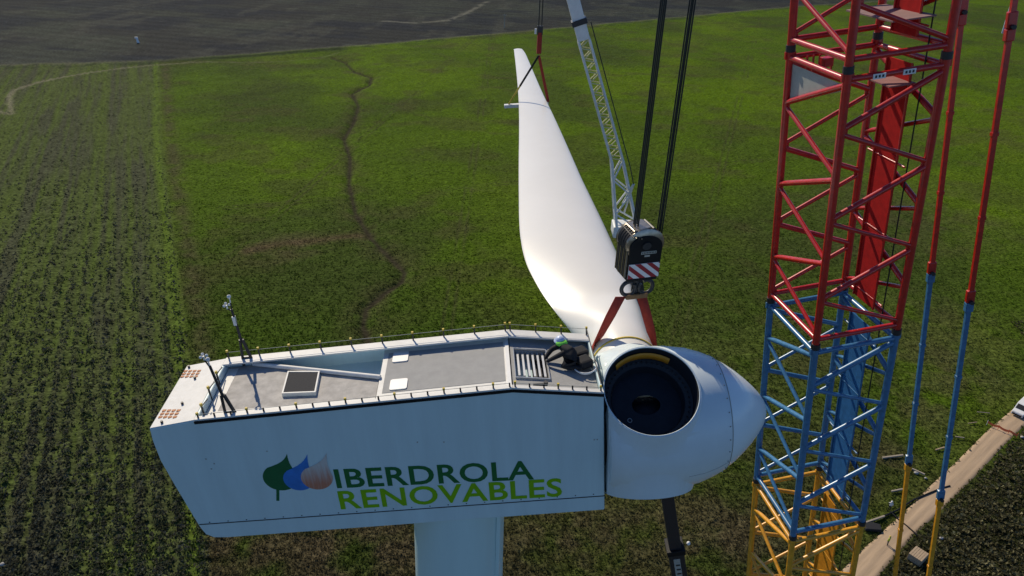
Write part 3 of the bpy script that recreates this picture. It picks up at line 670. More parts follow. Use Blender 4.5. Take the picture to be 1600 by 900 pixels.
LE = catm(st, le, ST2); TE = catm(st, te, ST2); TK = catm(st, tk, ST2)
NP = 48; V = []
for s, l, t, k in zip(ST2, LE, TE, TK):
    c = l-t; circ = float(np.clip((5.5-s)/3.0, 0, 1)); circ = circ*circ*(3-2*circ)
    tw = math.radians(float(np.interp(s, [1.7, 6, 10, 20, 48], [0, -7, -9, -5, -1])))*(1-circ)
    for q in range(NP):
        a = 2*math.pi*q/NP
        xc = .5*(1+math.cos(a))                              # 1 at leading edge .. 0 at trailing edge
        u = 1-xc                                             # 0 LE .. 1 TE
        yt = 5*k*(.2969*math.sqrt(max(u, 0))-.126*u-.3516*u*u+.2843*u**3-.1036*u**4)*.5*2/2
        yt = max(yt, .006/c*1)
        ya = (yt if math.sin(a) >= 0 else -yt*.8)*c
        if math.sin(a) >= 0: ya += .02*c*math.sin(math.pi*u)
        yc = math.sin(a)*c/2
        z = ya*(1-circ)+yc*circ; x = t+c*xc
        px_ = (l+t)/2*0+ .25; dx, dz = x-px_, z
        V.append((px_+dx*math.cos(tw)-dz*math.sin(tw)*0, s, dz+dx*math.sin(tw)))
ns = len(ST2); F = [(i*NP+q, (i+1)*NP+q, (i+1)*NP+(q+1) % NP, i*NP+(q+1) % NP) for i in range(ns-1) for q in range(NP)]
F += [tuple(range(NP)), tuple(range((ns-1)*NP, ns*NP))[::-1]]
bl = recalc(MB().quadmesh(V, F, True).build('blade_shell', M_blade, BL))
MB().lathe([(2.22, .935), (2.22, .955), (2.27, .955), (2.27, .935)], (0,0,0), (0,1,0), 64).build('root_band', M_yellow, BL)

# ------------------------------------------------------------------ main hook block, slings, hoist ropes
HP = BC+NB*2.55                                              # above this point of the blade root
hz = lambda h: HP+Vector((0, 0, h))
HYAW = math.radians(17)
HX = Vector((math.cos(HYAW), math.sin(HYAW), 0)); HY = Vector((-HX.y, HX.x, 0))
HB = empty('hook_block', M=frame(hz(0)+CR*.14, HX, HY, Vector((0,0,1))))
tag(HB, 'black crane hook block with red and white stripes above the blade root', 'hook block')
def arcpoly(x0, x1, z0, z1, r, y, n=8):
    P = [(x0, y, z0), (x1, y, z0)]
    for k in range(n+1): a = math.pi/2*k/n; P.append((x1-r+r*math.cos(a-0) if False else x1-r+r*math.cos(a), y, z1-r+r*math.sin(a)))
    for k in range(n+1): a = math.pi/2+math.pi/2*k/n; P.append((x0+r+r*math.cos(a), y, z1-r+r*math.sin(a)))
    return P
HB0 = HB; HB = empty('hook_body'); 
YF, YR = -.40, .62
for y in (YF, YR):
    bevel(MB().prism(arcpoly(-.48, .50, 2.50, 4.05, .42, y), None, (0, .06, 0)).build('cheek_plate', M_black, HB), .015)
for k in range(6):
    y = YF+.14+k*.16
    MB().lathe([(-.05, .12), (-.05, .56), (-.03, .58), (0, .50), (.03, .58), (.05, .56), (.05, .12)], (0, y, 3.72), (0,1,0), 40).build('sheave', M_brass if k in (0, 5) else M_dark, HB)
MB().tube((0, YF-.06, 3.72), (0, YR+.1, 3.72), .13, n=20).build('sheave_pin', M_dark, HB)
bevel(MB().box((-.12, .1, 4.26), (.5, .75, .05), Matrix.Rotation(math.radians(-12), 3, 'Y')).build('rope_guard', M_brass, HB), .01)
bevel(MB().box((.28, .1, 4.18), (.06, .8, .30), Matrix.Rotation(math.radians(-35), 3, 'Y')).build('rope_guard', M_dark, HB), .01)
for k in range(4): MB().tube((-.42+k*.08, YF-.04, 4.06-.02*k), (-.42+k*.08, YR, 4.12), .022).build('guard_bar', M_brass if k % 2 else M_dark, HB)
bevel(MB().box((.01, .1, 2.44), (.9, .95, .10)).build('cross_head', M_black, HB), .02)
# side weights seen on the left
for k in range(7): MB().box((-.51, -.28+k*.13, 3.05), (.05, .07, 1.0)).build('side_rib', M_brass if k % 2 == 0 else M_dark, HB)
# striped panel
MB().box((.01, YF-.012, 2.80), (.94, .02, .54)).build('stripe_panel', M_stripew, HB)
x0, x1, z0, z1 = -.46, .48, 2.53, 3.07
def clip(poly):
    def cut(P, f, ip):
        R = []
        for i in range(len(P)):
            a, b = P[i-1], P[i]; fa, fb = f(a), f(b)
            if (fa >= 0) != (fb >= 0): t = fa/(fa-fb); R.append((a[0]+(b[0]-a[0])*t, a[1]+(b[1]-a[1])*t))
            if fb >= 0: R.append(b)
        return R
    for f in (lambda p: p[0]-x0, lambda p: x1-p[0], lambda p: p[1]-z0, lambda p: z1-p[1]):
        if poly: poly = cut(poly, f, None)
    return poly
for k in range(5):
    a = -1.02+k*.36; P = clip([(a, z1), (a+.18, z1), (a+.18+.56, z0), (a+.56, z0)])
    if len(P) > 2: MB().quadmesh([(p[0], YF-.026, p[1]) for p in P], [tuple(range(len(P)))]).build('red_stripe', M_striper, HB)
MB().box((.10, YF-.006, 3.46), (.46, .012, .10)).build('name_plate', M_grey, HB)
MB().box((.06, YF-.006, 3.34), (.16, .012, .06)).build('name_plate', M_grey, HB)
for k in range(9): MB().box((-.09+k*.048, YF-.014, 3.46), (.026, .004, .05)).build('plate_mark', M_black, HB)
for o_ in [q for q in bpy.data.objects if q.parent == HB]:
    o_.parent = HB0; o_.location = (-.02, .04, 2.66-2.44*.76); o_.scale = (.92, .72, .76)
bpy.data.objects.remove(HB); HB = HB0
# ramshorn hook
MB().tube((0, .1, 2.66), (0, .1, 2.1), .11, n=16).build('hook_shank', M_dark, HB)
for sg in (-1, 1):
    pts = [Vector((sg*(.25+.20*math.cos(a)), 0, 2.30+.20*math.sin(a))) for a in np.linspace(math.radians(115), math.radians(-215), 18)]
    MB().path(pts, .055, 10).build('hook_horn', M_dark, HB)
bevel(MB().box((0, 0, 2.06), (.62, .16, .14)).build('spreader_bar', mat('rusty_bar', (.22, .12, .05), .8, var=.3), HB), .02)
# slings: flat webbing loops round the blade root
def strap(name, pts, wdir, w, material, label, group=None):
    V = []; F = []
    for p, wd in zip(pts, wdir): wd = Vector(wd).normalized(); V += [Vector(p)-wd*w/2, Vector(p)+wd*w/2]
    for i in range(len(pts)-1): F.append((2*i, 2*i+1, 2*i+3, 2*i+2))
    o = MB().quadmesh(V, F, True).build(name, material); sol = o.modifiers.new('s', 'SOLIDIFY'); sol.thickness = .025
    tag(o, label, 'sling', group); return o
rR = .965
for sg, lb in ((-1, 'wide red webbing sling on the left of the hook, across the blade'), (1, 'wide red webbing sling on the right of the hook, at the blade edge')):
    top = hz(2.06)+HX*(sg*.30)
    pts = [top]
    ang = [math.radians(d) for d in ((168, 190, 215, 240, 262) if sg < 0 else (12, -10, -35, -60, -82))]
    ring_ = [HP+NA*(math.cos(a)*rR)+NN*(math.sin(a)*rR) for a in ang]
    pts = [top, top.lerp(ring_[0], .33), top.lerp(ring_[0], .66)]+ring_
    strap('lifting_sling', pts, [CR, CR*.95+NB*.1, CR*.8+NB*.5*(-sg)]+[NB*(-sg)]*5, .27, M_sling, lb, 'red slings under the main hook')
# hoist ropes: two packs of parallel falls going up to the boom head
for (x, y, lb) in ((-.36, 0, 'dark bundle of hoist ropes nearest the white jib'), (.33, 0, 'dark bundle of hoist ropes nearest the red lattice boom')):
    e = empty('hoist_rope', hz(3.75)+HX*x+CR*.30); tag(e, lb, 'ropes', 'hoist rope bundles of the main hook')
    for k in range(4):
        o_ = HY*(.1+(k//2)*.16)+CR*((k % 2)*.08-.04+(k//2)*.035); d = Vector(((-.0 if x < 0 else .06), 0, 22)); MB().path([o_*1.0, o_+d*.5, o_+d], .019, 8).build('rope_fall', M_rope, e)

# ------------------------------------------------------------------ tip lifting gear
TS = 31.3; TP = BC+NB*TS
rigx = -1.95
beamL = TP+NA*(-2.15)+Vector((0, 0, -.22)); beamR = TP+NA*.62+Vector((0, 0, -.22))
bm = bevel(MB().bar(beamL, beamR, .34, .20).build('spreader_beam', M_white, None, None), .02); tag(bm, 'white spreader beam under the blade near its tip', 'beam')
apex = TP+NA*(-.12)+Vector((0, 0, 2.75))
def sling2(a, b, w, material, label):
    e = MB(); e.bar(a, b, w, .03, (0, 1, 0)); o = e.build('tip_sling', material); tag(o, label, 'sling'); return o
lo = beamL.lerp(beamR, .1)+Vector((0, 0, .1)); mid = lo.lerp(apex, .38)
t1 = empty('tip_sling', lo); tag(t1, 'black and yellow sling from the beam end up across the blade tip', 'sling', 'slings at the blade tip')
MB().bar(lo-lo, mid-lo, .10, .05, (0,1,0)).build('yellow_sleeve', M_yellow, t1); MB().bar(mid-lo, apex-lo, .12, .05, (0,1,0)).build('strap', M_black, t1)
o = MB().bar(apex, beamR+Vector((0, 0, .1)), .17, .05, (0,1,0)).build('tip_sling', M_sling); tag(o, 'red brown sling hanging down behind the right edge of the blade tip', 'sling', 'slings at the blade tip')
o = MB().path([apex+Vector((0, 0, h)) for h in (.12, .25, .5, .9, 1.2, 1.35)], .15, 8).build('round_sling', M_sling); tag(o, 'short red round sling gathered above the blade tip', 'sling')
tr_ = empty('tip_hoist_rope', apex+Vector((0, 0, 1.35))); tag(tr_, 'thin dark hoist rope rising above the blade tip', 'rope')
for dx in (-.09, .09): MB().tube((dx, 0, 0), (dx, 0, 12), .032).build('rope_fall', M_rope, tr_)
MB().box((0, 0, .12), (.34, .2, .5)).build('rope_socket', M_dark, tr_); MB().box((-.26, 0, .05), (.12, .12, .3)).build('swivel', M_white, tr_)

# ------------------------------------------------------------------ white mobile crane behind the hub
CY = 50.0
base = atY(1100, 1230, CY+1); 
MC = empty('mobile_crane', (base.x, base.y, 0)); tag(MC, 'mobile crane with dark telescopic boom and white lattice jib behind the blade', 'crane')
off = Vector((base.x, base.y, 0))
def cpart(name, mbx, mt, parent=None): 
    o = mbx.build(name, mt, MC if parent is None else parent, off); return o
p775 = atY(1037, 760, CY); p840 = atY(1054, 852, CY); p950 = atY(1077, 1000, CY); j0 = atY(979, 352, CY)
dirT = (j0-p950).normalized(); foot = p950-dirT*(p950.z-2)/dirT.z
bevel(cpart('telescopic_boom', MB().bar(p840, j0, 1.15, 1.3, (0,1,0)), M_tele), .1)
bevel(cpart('telescopic_boom', MB().bar(foot, p840, 1.5, 1.6, (0,1,0)), M_tele), .1)
bevel(cpart('boom_collar', MB().bar(p840-dirT*.5, p840+dirT*.1, 1.75, 1.85, (0,1,0)), M_black), .05)
bevel(cpart('slew_base', MB().box((base.x+2, CY+1, 1.6), (9, 3, 2.6)), M_cyel), .1)
s0 = p840-dirT*1.0-Vector((0, .83, 0)); s1 = p840-dirT*13-Vector((0, .83, 0))
cpart('name_board', MB().bar(s0+CR*(-.05), s1+CR*(-.05), .62, .04, (0,1,0)), M_grey)
nx = dirT.cross(Vector((0,1,0))).normalized()
for k in range(12):
    q = s0.lerp(s1, .06+k*.05)-Vector((0, .04, 0)); cpart('board_letter', MB().bar(q, q-dirT*.18, .40, .02, (0,1,0)), M_tele)
cpart('work_lamp', MB().ball(p840+nx*(1.15 if nx.x > 0 else -1.15)+Vector((0, -.5, .6)), .2, 8), M_white)
# jib
jA = atY(978, 352, CY); jB = atY(964, 250, CY); jC = atY(912, 62, CY); jD = atY(906, 38, CY); jE = atY(893, -10, CY); jF = atY(870, -110, CY)
def lattice(p0, p1, w0, w1, nb, rc, rb, mt, mb_):
    d = (p1-p0).normalized(); x = d.cross(Vector((0,1,0))).normalized(); y = x.cross(d)
    cs = []
    for sx in (-1, 1):
        for sy in (-1, 1):
            a = p0+x*sx*w0/2+y*sy*w0/2; b = p1+x*sx*w1/2+y*sy*w1/2; cs.append((a, b)); cpart('jib_chord', MB().tube(a, b, rc, n=8), mt)
    for (i, j) in ((0, 1), (2, 3), (0, 2), (1, 3)):
        for k in range(nb):
            a = cs[i][0].lerp(cs[i][1], k/nb) if k % 2 == 0 else cs[j][0].lerp(cs[j][1], k/nb); b = cs[j][0].lerp(cs[j][1], (k+1)/nb) if k % 2 == 0 else cs[i][0].lerp(cs[i][1], (k+1)/nb)
            cpart('jib_brace', MB().tube(a, b, rb, n=6), mb_)
lattice(jB, jC, .78, .72, 22, .085, .042, M_wcrane, M_wyel)
lattice(jA, jB, 1.5, .78, 4, .10, .07, M_wcrane, M_wcrane)
bevel(cpart('jib_head_section', MB().bar(jC, jE, .82, .85, (0,1,0)), M_wcrane), .05); bevel(cpart('jib_head_section', MB().bar(jE, jF, .8, .8, (0,1,0)), M_wcrane), .05)
bevel(cpart('jib_collar', MB().bar(jD, jD+(jE-jD).normalized()*.35, 1.02, 1.05, (0,1,0)), M_dark), .03)
sp = atY(985, 300, CY-.5); cpart('jib_strut', MB().tube(jA.lerp(jB, .35), atY(990, 288, CY-1), .09), M_wcrane); cpart('jib_strut', MB().tube(jA.lerp(jB, .2), atY(990, 288, CY-1), .07), M_wcrane)
cpart('jib_stay', MB().path([jD+Vector((.7, 0, .2)), atY(945, 115, CY), atY(985, 262, CY-.5), atY(990, 288, CY-1)], .035, 6), M_rope)
bevel(cpart('jib_foot', MB().box(jA+Vector((0, 0, -.3)), (2.0, 1.6, .9)), M_wcrane), .1)

# ------------------------------------------------------------------ big lattice boom crane
BA = Vector((-.137167, -.016626, .990408)); BR = Vector((.975247, .172795, .137968)); BLf = BA.cross(BR)
SL = 8.82; BN0 = CAM+Vector((8.671125, 19.724518, -3.801555)); BO = BN0-BA*(SL*3)
WR, WL = 2.8, 3.1
LB = empty('lattice_boom', M=frame(BO, BR, BLf, BA)); tag(LB, 'tall lattice crane boom in red, blue and yellow sections', 'crane boom')
CH = {'N': (0, 0), 'R': (WR, 0), 'F': (WR, WL), 'L': (0, WL)}
def cp(c, z): return Vector((CH[c][0], CH[c][1], z))
RC, RB, RE = .118, .068, .09
FACES = [('N', 'R', 1), ('L', 'N', 1), ('F', 'L', 1), ('R', 'F', 1)]   # zigzag runs from the second chord at the ends
mesh_cache = {}
M_redp = mat('red_walkway_sheet', (.45, .014, .012), .8, var=.25, scale=4, spec=.15); M_bluep = mat('blue_walkway_sheet', (.03, .14, .34), .8, var=.25, scale=4, spec=.15); M_yelp = mat('yellow_walkway_sheet', (.62, .25, .015), .8, var=.3, scale=4, spec=.15)
def boom_section(z0, mt, mtl, lower=False):
    mplate = {M_red: M_redp, M_cblue: M_bluep, M_cyel: M_yelp}[mt]
    g0, g1 = z0+.10, z0+SL-.10
    for c in 'NRFL':
        MB().tube(cp(c, z0+.03), cp(c, z0+SL-.03), RC, n=12).build('chord', mt, LB)
        MB().tube(cp(c, z0+SL-.10), cp(c, z0+SL+.10), RC*1.25, n=12).build('chord_joint', M_dark, LB)
        MB().box(cp(c, z0+SL-.2)+Vector((.0, -.0, 0)), (.34, .07, .22)).build('joint_lug', mt, LB)
    for a, b, _ in FACES:
        for z in (g0+.16, g1-.16):
            d = (cp(b, 0)-cp(a, 0)).normalized()
            MB().tube(cp(a, z)+d*RC*.8, cp(b, z)-d*RC*.8, RE, n=8).build('end_bar', mt, LB)
        top, bot = g1-.25, g0+.25
        for k in range(6):
            za = top+(bot-top)*k/6; zb = top+(bot-top)*(k+1)/6
            p, q = (b, a) if k % 2 == 0 else (a, b)
            MB().tube(cp(p, za-.06), cp(q, zb+.06), RB*(1.32 if k % 2 == 0 else 1.05), n=10).build('brace', mt, LB)
    for a, b, _ in FACES:
        d = (cp(b, 0)-cp(a, 0)).normalized()
        for k in range(7):
            zk = g1-.25+(g0-g1+.5)*k/6; c_ = b if k % 2 == 0 else a; sg = -1 if c_ == b else 1
            MB().bar(cp(c_, zk-.16)+d*sg*.12, cp(c_, zk+.16)+d*sg*.12, .15, .03, d.cross(Vector((0, 0, 1)))).build('gusset', mt, LB)
    # walkway plate on the far right face
    ya, yb_ = WL*.29, WL*.66
    for k in range(3):
        za = z0+.35+k*(SL-.7)/3; zb = za+(SL-.7)/3-.03
        MB().box((WR-.28, (ya+yb_)/2, (za+zb)/2), (.035, yb_-ya, zb-za)).build('walkway_plate', mplate, LB)
    for k in range(4):
        z = z0+.7+k*2.4; MB().tube((WR-.28, ya-.35, z), (WR-.28, yb_+.35, z), .035, n=6).build('walkway_bracket', mt, LB)
    for yk in (ya, yb_): MB().tube((WR-.32, yk, z0+.35), (WR-.32, yk, z0+SL-.35), .03, n=6).build('walkway_edge', mt, LB)
for i, (mt, ml) in enumerate(((M_cyel, M_cyel), (M_cblue, M_cblue), (M_red, M_red), (M_red, M_red))): boom_section(i*SL, mt, ml)
lowm = MB(); nlow = 6
for i in range(nlow):
    z0 = -(i+1)*8.6
    for c in 'NRFL': lowm.tube(cp(c, z0), cp(c, z0+8.6), RC, n=6, caps=False)
    for a, b, _ in FACES:
        for k in range(6):
            p, q = (b, a) if k % 2 == 0 else (a, b); lowm.tube(cp(p, z0+8.6-k*8.6/6), cp(q, z0+8.6-(k+1)*8.6/6), RB, n=5, caps=False)
lowm.build('lower_boom', M_cyel, LB)
# grey sheet, labels and landings at the upper joint
zt = 3*SL
pa, pb_, pc, pd = cp('L', zt-.45), cp('N', zt-.45), cp('N', zt-.62), cp('L', zt-1.62)
MB().quadmesh([v+Vector((.04, 0, 0)) for v in (pa-Vector((0, .1, 0)), pb_+Vector((0, .2, 0)), pc+Vector((0, .2, 0)), pd-Vector((0, .1, 0)))], [(0,1,2,3)]).build('grey_sheet', M_grey, LB)
for x, n_ in ((.86, 3), (1.72, 3)):
    MB().box((x, -.09, zt-.27), (.36, .02, .14)).build('white_tag', M_white, LB)
    for k in range(n_): MB().box((x-.1+k*.1, -.103, zt-.27), (.055, .006, .07)).build('tag_mark', M_dark, LB)
MB().box((WR-.75, WL*.52, zt+.95), (1.25, WL*.72, .04)).build('landing', mat('landing_sheet', (.26, .16, .15), .7, var=.2), LB)
MB().box((WR-.6, WL*.45, zt-.9), (.8, WL*.4, .04)).build('landing', mat('landing_sheet_low', (.30, .14, .13), .7, var=.25), LB)
for k in range(5): MB().box((.45+k*.2, WL-.2, zt-.5), (.05, .05, .5)).build('cable_post', M_red, LB)
bevel(MB().box((.55, WL-1.1, zt-.25), (.28, .3, .25)).build('junction_box', M_red, LB), .02)
MB().path([(WR-.12, WL*.2, zt+6), (WR-.10, WL*.22, 20), (WR-.14, WL*.21, 10), (WR-.12, WL*.2, .3)], .022, 5).build('cable', M_rope, LB)

# pendant bars behind the boom
vp = ray(1190, 2650); PD = -vp.normalized()
def pendant(j1, jD_, label):
    J = atD(j1[0], j1[1], jD_)                                # red/blue coupling
    e = empty('pendant_bar', J-PD*22); tag(e, label, 'pendant bar', 'pendant bars beside the boom'); o_ = PD*22
    LG = 9.2
    for k, (mt, a, b) in enumerate(((M_red, .3, LG*1.0-.3), (M_cblue, -LG+.3, -.3), (M_cyel, -LG*2.2, -LG-.3))):
        A_, B_ = o_+PD*a, o_+PD*b
        MB().bar(A_, B_, .16, .11, (0,1,0)).build('pendant_link', mt, e)
        for t in (.33, .66):
            q = A_.lerp(B_, t); MB().bar(q-PD*.06, q+PD*.06, .20, .15, (0,1,0)).build('link_clamp', mt, e)
    for z, m1, m2 in ((0, M_red, M_cblue), (-LG, M_cblue, M_cyel), (LG*1.0, M_red, M_red)):
        c_ = o_+PD*z
        bevel(MB().bar(c_-PD*.05, c_+PD*.42, .28, .16, (0,1,0)).build('coupling', m1, e), .03); bevel(MB().bar(c_-PD*.42, c_-PD*.06, .26, .2, (0,1,0)).build('coupling', m2, e), .03)
        MB().tube(c_-Vector((0, .2, 0)), c_+Vector((0, .2, 0)), .07).build('coupling_pin', M_dark, e)
    MB().bar(o_+PD*(LG+.3), o_+PD*(LG*2), .16, .11, (0,1,0)).build('pendant_link', M_red, e)
    return e
pn = pendant((1515, 470), 25.3, 'red, blue and orange pendant bar farther right, nearest the van')
pf = pendant((1455, 425), 26.9, 'red, blue and orange pendant bar right next to the lattice boom')
q0 = atD(1583, 0, 22.3); q1 = atD(1567, 52, 22.8)
MB().tube(q0-q0+PD*22+(q0-(pn.location+PD*22)), q1-pn.location, .045).build('steel_rod', M_bluelt, pn)

# ------------------------------------------------------------------ people
def figure(name, J, E, R, mats, label, mfun):
    """one continuous skinned body; J joints, E edges, R radii; mfun(point) picks a material slot"""
    me = bpy.data.meshes.new(name); me.from_pydata([tuple(j) for j in J], E, []); o = bpy.data.objects.new(name, me); COL.objects.link(o)
    md = o.modifiers.new('skin', 'SKIN'); md.use_smooth_shade = True
    for i, r in enumerate(R): me.skin_vertices[0].data[i].radius = (r, r)
    me.skin_vertices[0].data[0].use_root = True
    sb = o.modifiers.new('sub', 'SUBSURF'); sb.levels = 2; sb.render_levels = 2
    bpy.context.view_layer.update()
    m2 = bpy.data.meshes.new_from_object(o.evaluated_get(bpy.context.evaluated_depsgraph_get())); bpy.data.objects.remove(o); m2.name = name
    m2.materials.clear()
    for q in mats: m2.materials.append(q)
    for q in m2.polygons: q.material_index = mfun(q.center); q.use_smooth = True
    o = bpy.data.objects.new(name, m2); COL.objects.link(o); return o
def dome(c, r, material, parent, name='helmet', tilt=None):
    mb = MB(); n = 16
    mb.lathe([(-.02, r*1.28), (.0, r*1.3), (.015, r*1.06), (r*.45, r*.98), (r*.8, r*.74), (r*1.02, r*.38), (r*1.08, 0)], c, (0,0,1) if tilt is None else tilt, n); return mb.build(name, material, parent)
# worker kneeling and bending over the roof hatch, seen from behind; local x along nacelle, y across, z up
wp = nac_to_world(-.62, 1.32, deck(-.62)); WK = empty('person', M=frame(wp, NA, NB, NN) @ Matrix.Diagonal((.92, .92, .84, 1)))
tag(WK, 'worker in black workwear, blue helmet and green hood, crouching on nacelle roof', 'person')
J = [(.16,-.16,.30),(.08,-.02,.40),(-.04,.14,.47),(-.09,.24,.50),(-.13,.32,.53),
     (-.16,.24,.44),(-.36,.22,.36),(-.52,.08,.22),(-.56,.02,.17),
     (.04,.02,.42),(-.22,-.10,.36),(-.46,-.12,.24),(-.54,-.10,.18),
     (.20,-.06,.27),(-.06,.02,.13),(.34,.06,.10),(.44,.06,.06),
     (.12,-.26,.27),(-.16,-.30,.13),(.24,-.34,.10),(.36,-.35,.06)]
E = [(0,1),(1,2),(2,3),(3,4),(2,5),(5,6),(6,7),(7,8),(2,9),(9,10),(10,11),(11,12),(0,13),(13,14),(14,15),(15,16),(0,17),(17,18),(18,19),(19,20)]
R = [.17,.17,.17,.08,.10,.09,.075,.055,.05,.09,.075,.055,.05,.12,.09,.07,.055,.12,.09,.07,.055]
pb = figure('body', J, E, R, [M_cloth, M_skin], '', lambda c: 1 if c.z > .53 and c.y > .26 else 0); pb.parent = WK
dome((-.13,.33,.56), .125, M_helmet, WK)
MB().ball((-.10,.25,.53), .15, 12, (1.1, .95, .55)).build('hood', M_hivis, WK)
for q in ((.40, -.16, .12), (.36, .26, .1)): bevel(MB().box(q, (.34, .34, .22), Matrix.Rotation(.4, 3, 'Z')).build('tmp_bag', M_cloth), .06)
bags = [o for o in bpy.data.objects if o.name.startswith('tmp_bag')]
for i, o in enumerate(bags):
    o.name = 'tool_bag'; o.data.name = 'tool_bag'; o.matrix_world = frame(wp, NA, NB, NN)
    tag(o, ('black tool bag on the roof just behind the crouching worker, nearer the camera', 'black tool bag on the roof behind the crouching worker, farther from camera')[i], 'bag', 'tool bags on the nacelle roof')
# white cable coil beside the worker
cc = nac_to_world(-.22, 1.05, deck(-.2)+.03); ce = MB()
ce.path([Vector((math.cos(a)*(.16+.01*a), math.sin(a)*(.20+.008*a), .01*a)) for a in np.linspace(0, 15, 60)], .018, 6); o = ce.build('cable_coil', M_white); o.matrix_world = frame(cc, NA, NB, NN); tag(o, 'coil of white cable lying on the front of the nacelle roof', 'cable')

def stander(p, rot, top, legs, helm, label, arm=0):
    e = empty('person', p); e.rotation_euler.z = rot; tag(e, label, 'person', 'workers on the ground by the road')
    J = [(0,0,.95),(0,0,1.15),(0,0,1.38),(0,0,1.52),(0,.02,1.66),(.2,0,1.42),(.27,.02,1.14),(.26,.10,.88),(-.2,0,1.42),(-.28,.02+arm*.2,1.16),(-.26,.10+arm*.3,.92),(.10,0,.90),(.12,.04,.48),(.12,0,.07),(.13,.14,.04),(-.10,0,.90),(-.13,-.05,.48),(-.14,-.08,.07),(-.15,.06,.04)]
    E = [(0,1),(1,2),(2,3),(3,4),(2,5),(5,6),(6,7),(2,8),(8,9),(9,10),(0,11),(11,12),(12,13),(13,14),(0,15),(15,16),(16,17),(17,18)]
    R = [.15,.14,.17,.065,.10,.08,.055,.045,.08,.055,.045,.10,.075,.055,.05,.10,.075,.055,.05]
    b = figure('body', J, E, R, [top, legs, M_skin], '', lambda c: 2 if c.z > 1.53 or (c.z < .98 and abs(c.x) > .22) else (0 if c.z > .93 else 1)); b.parent = e
    dome((0,.02,1.72), .12, helm, e); return e
M_navy = mat('navy_trousers', (.02, .025, .04), .85); M_hyel = mat('yellow_hi_vis', (.50, .58, .06), .7)
stander(G(1386, 852), .6, M_hyel, M_navy, M_yellow, 'worker in dull yellow top standing alone on the dirt road')
stander(G(1389, 797), -.5, M_stripew, M_cloth, M_white, 'worker in white top standing on grass at the road edge', 1)

# ------------------------------------------------------------------ things on the ground
rdir = Vector((*(ROAD_L[6]-ROAD_L[4]), 0)).normalized(); rn = Vector((rdir.y, -rdir.x, 0))
# van facing down the road
vp_ = G(1587, 652); vc = vp_+rdir*2.5
VN = empty('parked_van', M=frame(Vector((vc.x, vc.y, 0)), rn, -rdir*-1, Vector((0,0,1))))
VN.matrix_world = frame(Vector((vc.x, vc.y, .02)), rn, rdir, Vector((0,0,1)))
tag(VN, 'white van parked on the dirt road, cut by the right edge', 'van')
side = [(-2.5,.35),(-2.5,.85),(-2.35,1.02),(-1.55,1.2),(-.85,1.95),(-.6,2.02),(2.4,2.02),(2.5,1.9),(2.5,.35)]
bevel(recalc(MB().prism([(-.95, y, z) for y, z in side], None, (1.9, 0, 0)).build('body', M_white, VN)), .08, 3)
MB().quadmesh([(-.82,-1.53,1.235),(.82,-1.53,1.235),(.74,-.90,1.905),(-.74,-.90,1.905)], [(0,1,2,3)]).build('windscreen', M_glass, VN).location = (0, -.012, .012)
for sg in (-1, 1):
    MB().quadmesh([(sg*.957,-1.25,1.25),(sg*.957,-.2,1.25),(sg*.957,-.2,1.85),(sg*.957,-.78,1.85)], [(0,1,2,3)]).build('side_window', M_glass, VN)
    bevel(MB().box((sg*.68,-2.50,.82), (.36,.06,.18)).build('headlight', M_alu, VN), .02); bevel(MB().box((sg*1.08,-1.15,1.3), (.2,.12,.25)).build('mirror', M_black, VN), .03)
    for y in (-1.6, 1.5):
        w_ = MB().tube((sg*.80,y,.34),(sg*.99,y,.34), .34, n=20).build('wheel', M_black, VN); MB().tube((sg*.985,y,.34),(sg*1.0,y,.34), .2, n=16).build('rim', M_alu, w_)
bevel(MB().box((0,-2.5,.55), (1.5,.08,.26)).build('grille', M_black, VN), .02)
# orange barrier netting across the road
a, b = G(1541, 664), G(1588, 684); BRR = empty('barrier_net', a); tag(BRR, 'orange barrier net strung across the dirt road before the van', 'barrier')
for t in (0, .38, .72, 1): q = a.lerp(b, t)-a; MB().tube(q, q+Vector((0,0,1.05)), .04).build('stake', M_tape if t else M_white, BRR)
V = []; n = 24
for k in range(n+1):
    q = a.lerp(b, k/n)-a; sg_ = .25*abs(math.sin(k/n*math.pi*2.6)); V += [q+Vector((0,0,.55-sg_)), q+Vector((0,0,.95-sg_*.8))]
MB().quadmesh(V, [(2*k, 2*k+2, 2*k+3, 2*k+1) for k in range(n)]).build('net', M_tape, BRR)
# wooden crate by the road
cr_ = G(1432, 874); CRT = empty('wooden_crate', M=frame(Vector((cr_.x, cr_.y, .0)), rdir, rn*-1, Vector((0,0,1)))); CRT.matrix_world = frame(Vector((cr_.x, cr_.y, .02)), Vector((rdir.x, rdir.y, 0)), Vector((-rdir.y, rdir.x, 0)), Vector((0,0,1)))
tag(CRT, 'brown plank crate standing in scrub beside the dirt road', 'crate')
for k in range(6): bevel(MB().box((0, -.75+k*.30, 1.12), (2.2, .27, .06)).build('plank', M_wood, CRT), .01)
for sg in (-1, 1):
    for k in range(3): bevel(MB().box((0, sg*.88, .2+k*.36), (2.16, .05, .32)).build('plank', M_wood, CRT), .01); bevel(MB().box((sg*1.06, 0, .2+k*.36), (.05, 1.68, .32)).build('plank', M_wood, CRT), .01)
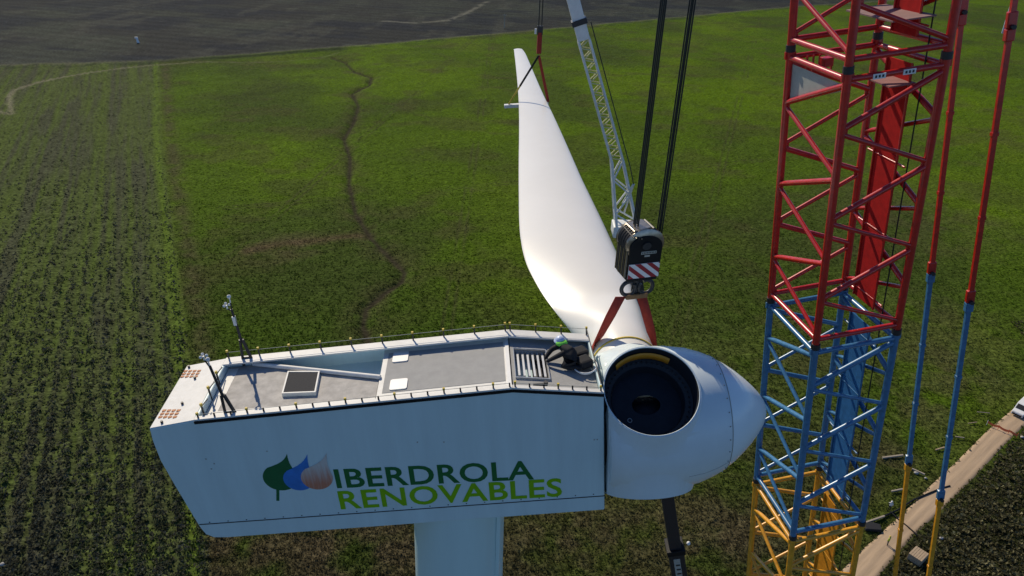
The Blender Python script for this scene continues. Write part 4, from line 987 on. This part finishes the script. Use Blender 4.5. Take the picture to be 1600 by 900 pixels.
# loose timbers
for (x0, y0, x1, y1, r, mt, lb) in ((1492,684,1506,686,.14,M_log,'pale timber lying on the grass nearest the van'), (1461,705,1475,701,.17,M_wood,'brown timber on the grass between the pendant bars'), (1392,770,1413,766,.2,M_log,'pale timber lying left of the near pendant bar above the worker'),
        (1378,718,1410,714,.25,M_log,'long pale pipe on bare ground just right of the boom'), (1352,819,1381,809,.22,M_log,'pale beam beside the lower right of the boom'), (1512,663,1526,661,.1,M_wood,'thin stick on the grass far from the road'), (1424,735,1444,744,.22,M_log,'short pale log leaning among stones by the pendant bar'), (1526,645,1546,647,.1,M_log,'thinnest pale stick on the grass beside the van')):
    a, b = G(x0, y0)+Vector((0,0,r+.12)), G(x1, y1)+Vector((0,0,r+.12)); o = bevel(MB().bar(a, b, 1.2*r, 1.2*r).build('timber', mt), .03); tag(o, lb, 'timber', 'timbers lying by the road')
# dark hose, and a dark strip modelled for a long shadow
def line(name, pts, r, lb, cat):
    P = [G(*q)+Vector((0,0,.12)) for q in pts]; o = MB().path(P, r, 6).build(name, M_black); tag(o, lb, cat); return o
line('black_hose', [(1356,818),(1380,808),(1404,797),(1425,783),(1448,773),(1470,764),(1484,760)], .13, 'black hose curving over the grass and dirt road', 'hose')
line('shadow_strip', [(1391,800),(1403,812),(1417,823),(1434,838)], .11, 'dark strip standing in for a long shadow across the dirt road', 'rope')
o = recalc(MB().prism([(-1.2,-.6,0),(1.1,-.7,0),(1.4,.5,0),(.3,.9,0),(-1.1,.6,0)], None, (0,0,.5)).build('dark_tarpaulin', M_cloth)); o.location = G(1362, 826); bevel(o, .15, 3); tag(o, 'dark tarpaulin heap on the ground at the boom', 'tarpaulin')
for i, (x, y, r, lb) in enumerate(((1471,842,.3,'white stone in dark scrub right of the orange bar'), (1597,684,.28,'white stone at the road edge under the van'), (1419,722,.3,'pale stone nearest the pale pipe'), (1431,740,.35,'largest pale stone by the pendant bar'), (1446,748,.22,'small pale stone at the road edge'), (4,883,.3,'white stone in the crop at the lower left corner'))):
    mb = MB(); mb.ball((0,0,0), r, 8, (1.2, .9, .7)); mb.v = [tuple(Vector(v)*random.uniform(.85, 1.15)) for v in mb.v]; o = mb.build('stone', M_stone); o.location = G(x, y)+Vector((0,0,r*.5)); tag(o, lb, 'stone', 'pale stones')
# far marks
p = G(216, 67); e = empty('marker_post', p); tag(e, 'tiny white marker standing in the dark far field', 'marker')
MB().lathe([(0,.75),(.4,.7),(2.6,.45),(2.7,.4),(2.75,0)], (0,0,0), (-.12,0,1), 10).build('post', M_white, e); MB().box((-.5,0,2.7), (1.6,.5,.9)).build('board', M_white, e)
p = G(788, 44); e = empty('utility_pole', p); tag(e, 'faint thin utility pole at the far field edge', 'pole')
MB().tube((0,0,0), (0,0,9), .2, .13).build('pole', M_grey, e); MB().box((0,0,8.4), (2.4,.16,.18)).build('crossarm', M_grey, e)
for dx in (-1,0,1): MB().tube((dx,0,8.5),(dx,0,8.8),.07).build('insulator', M_grey, e)
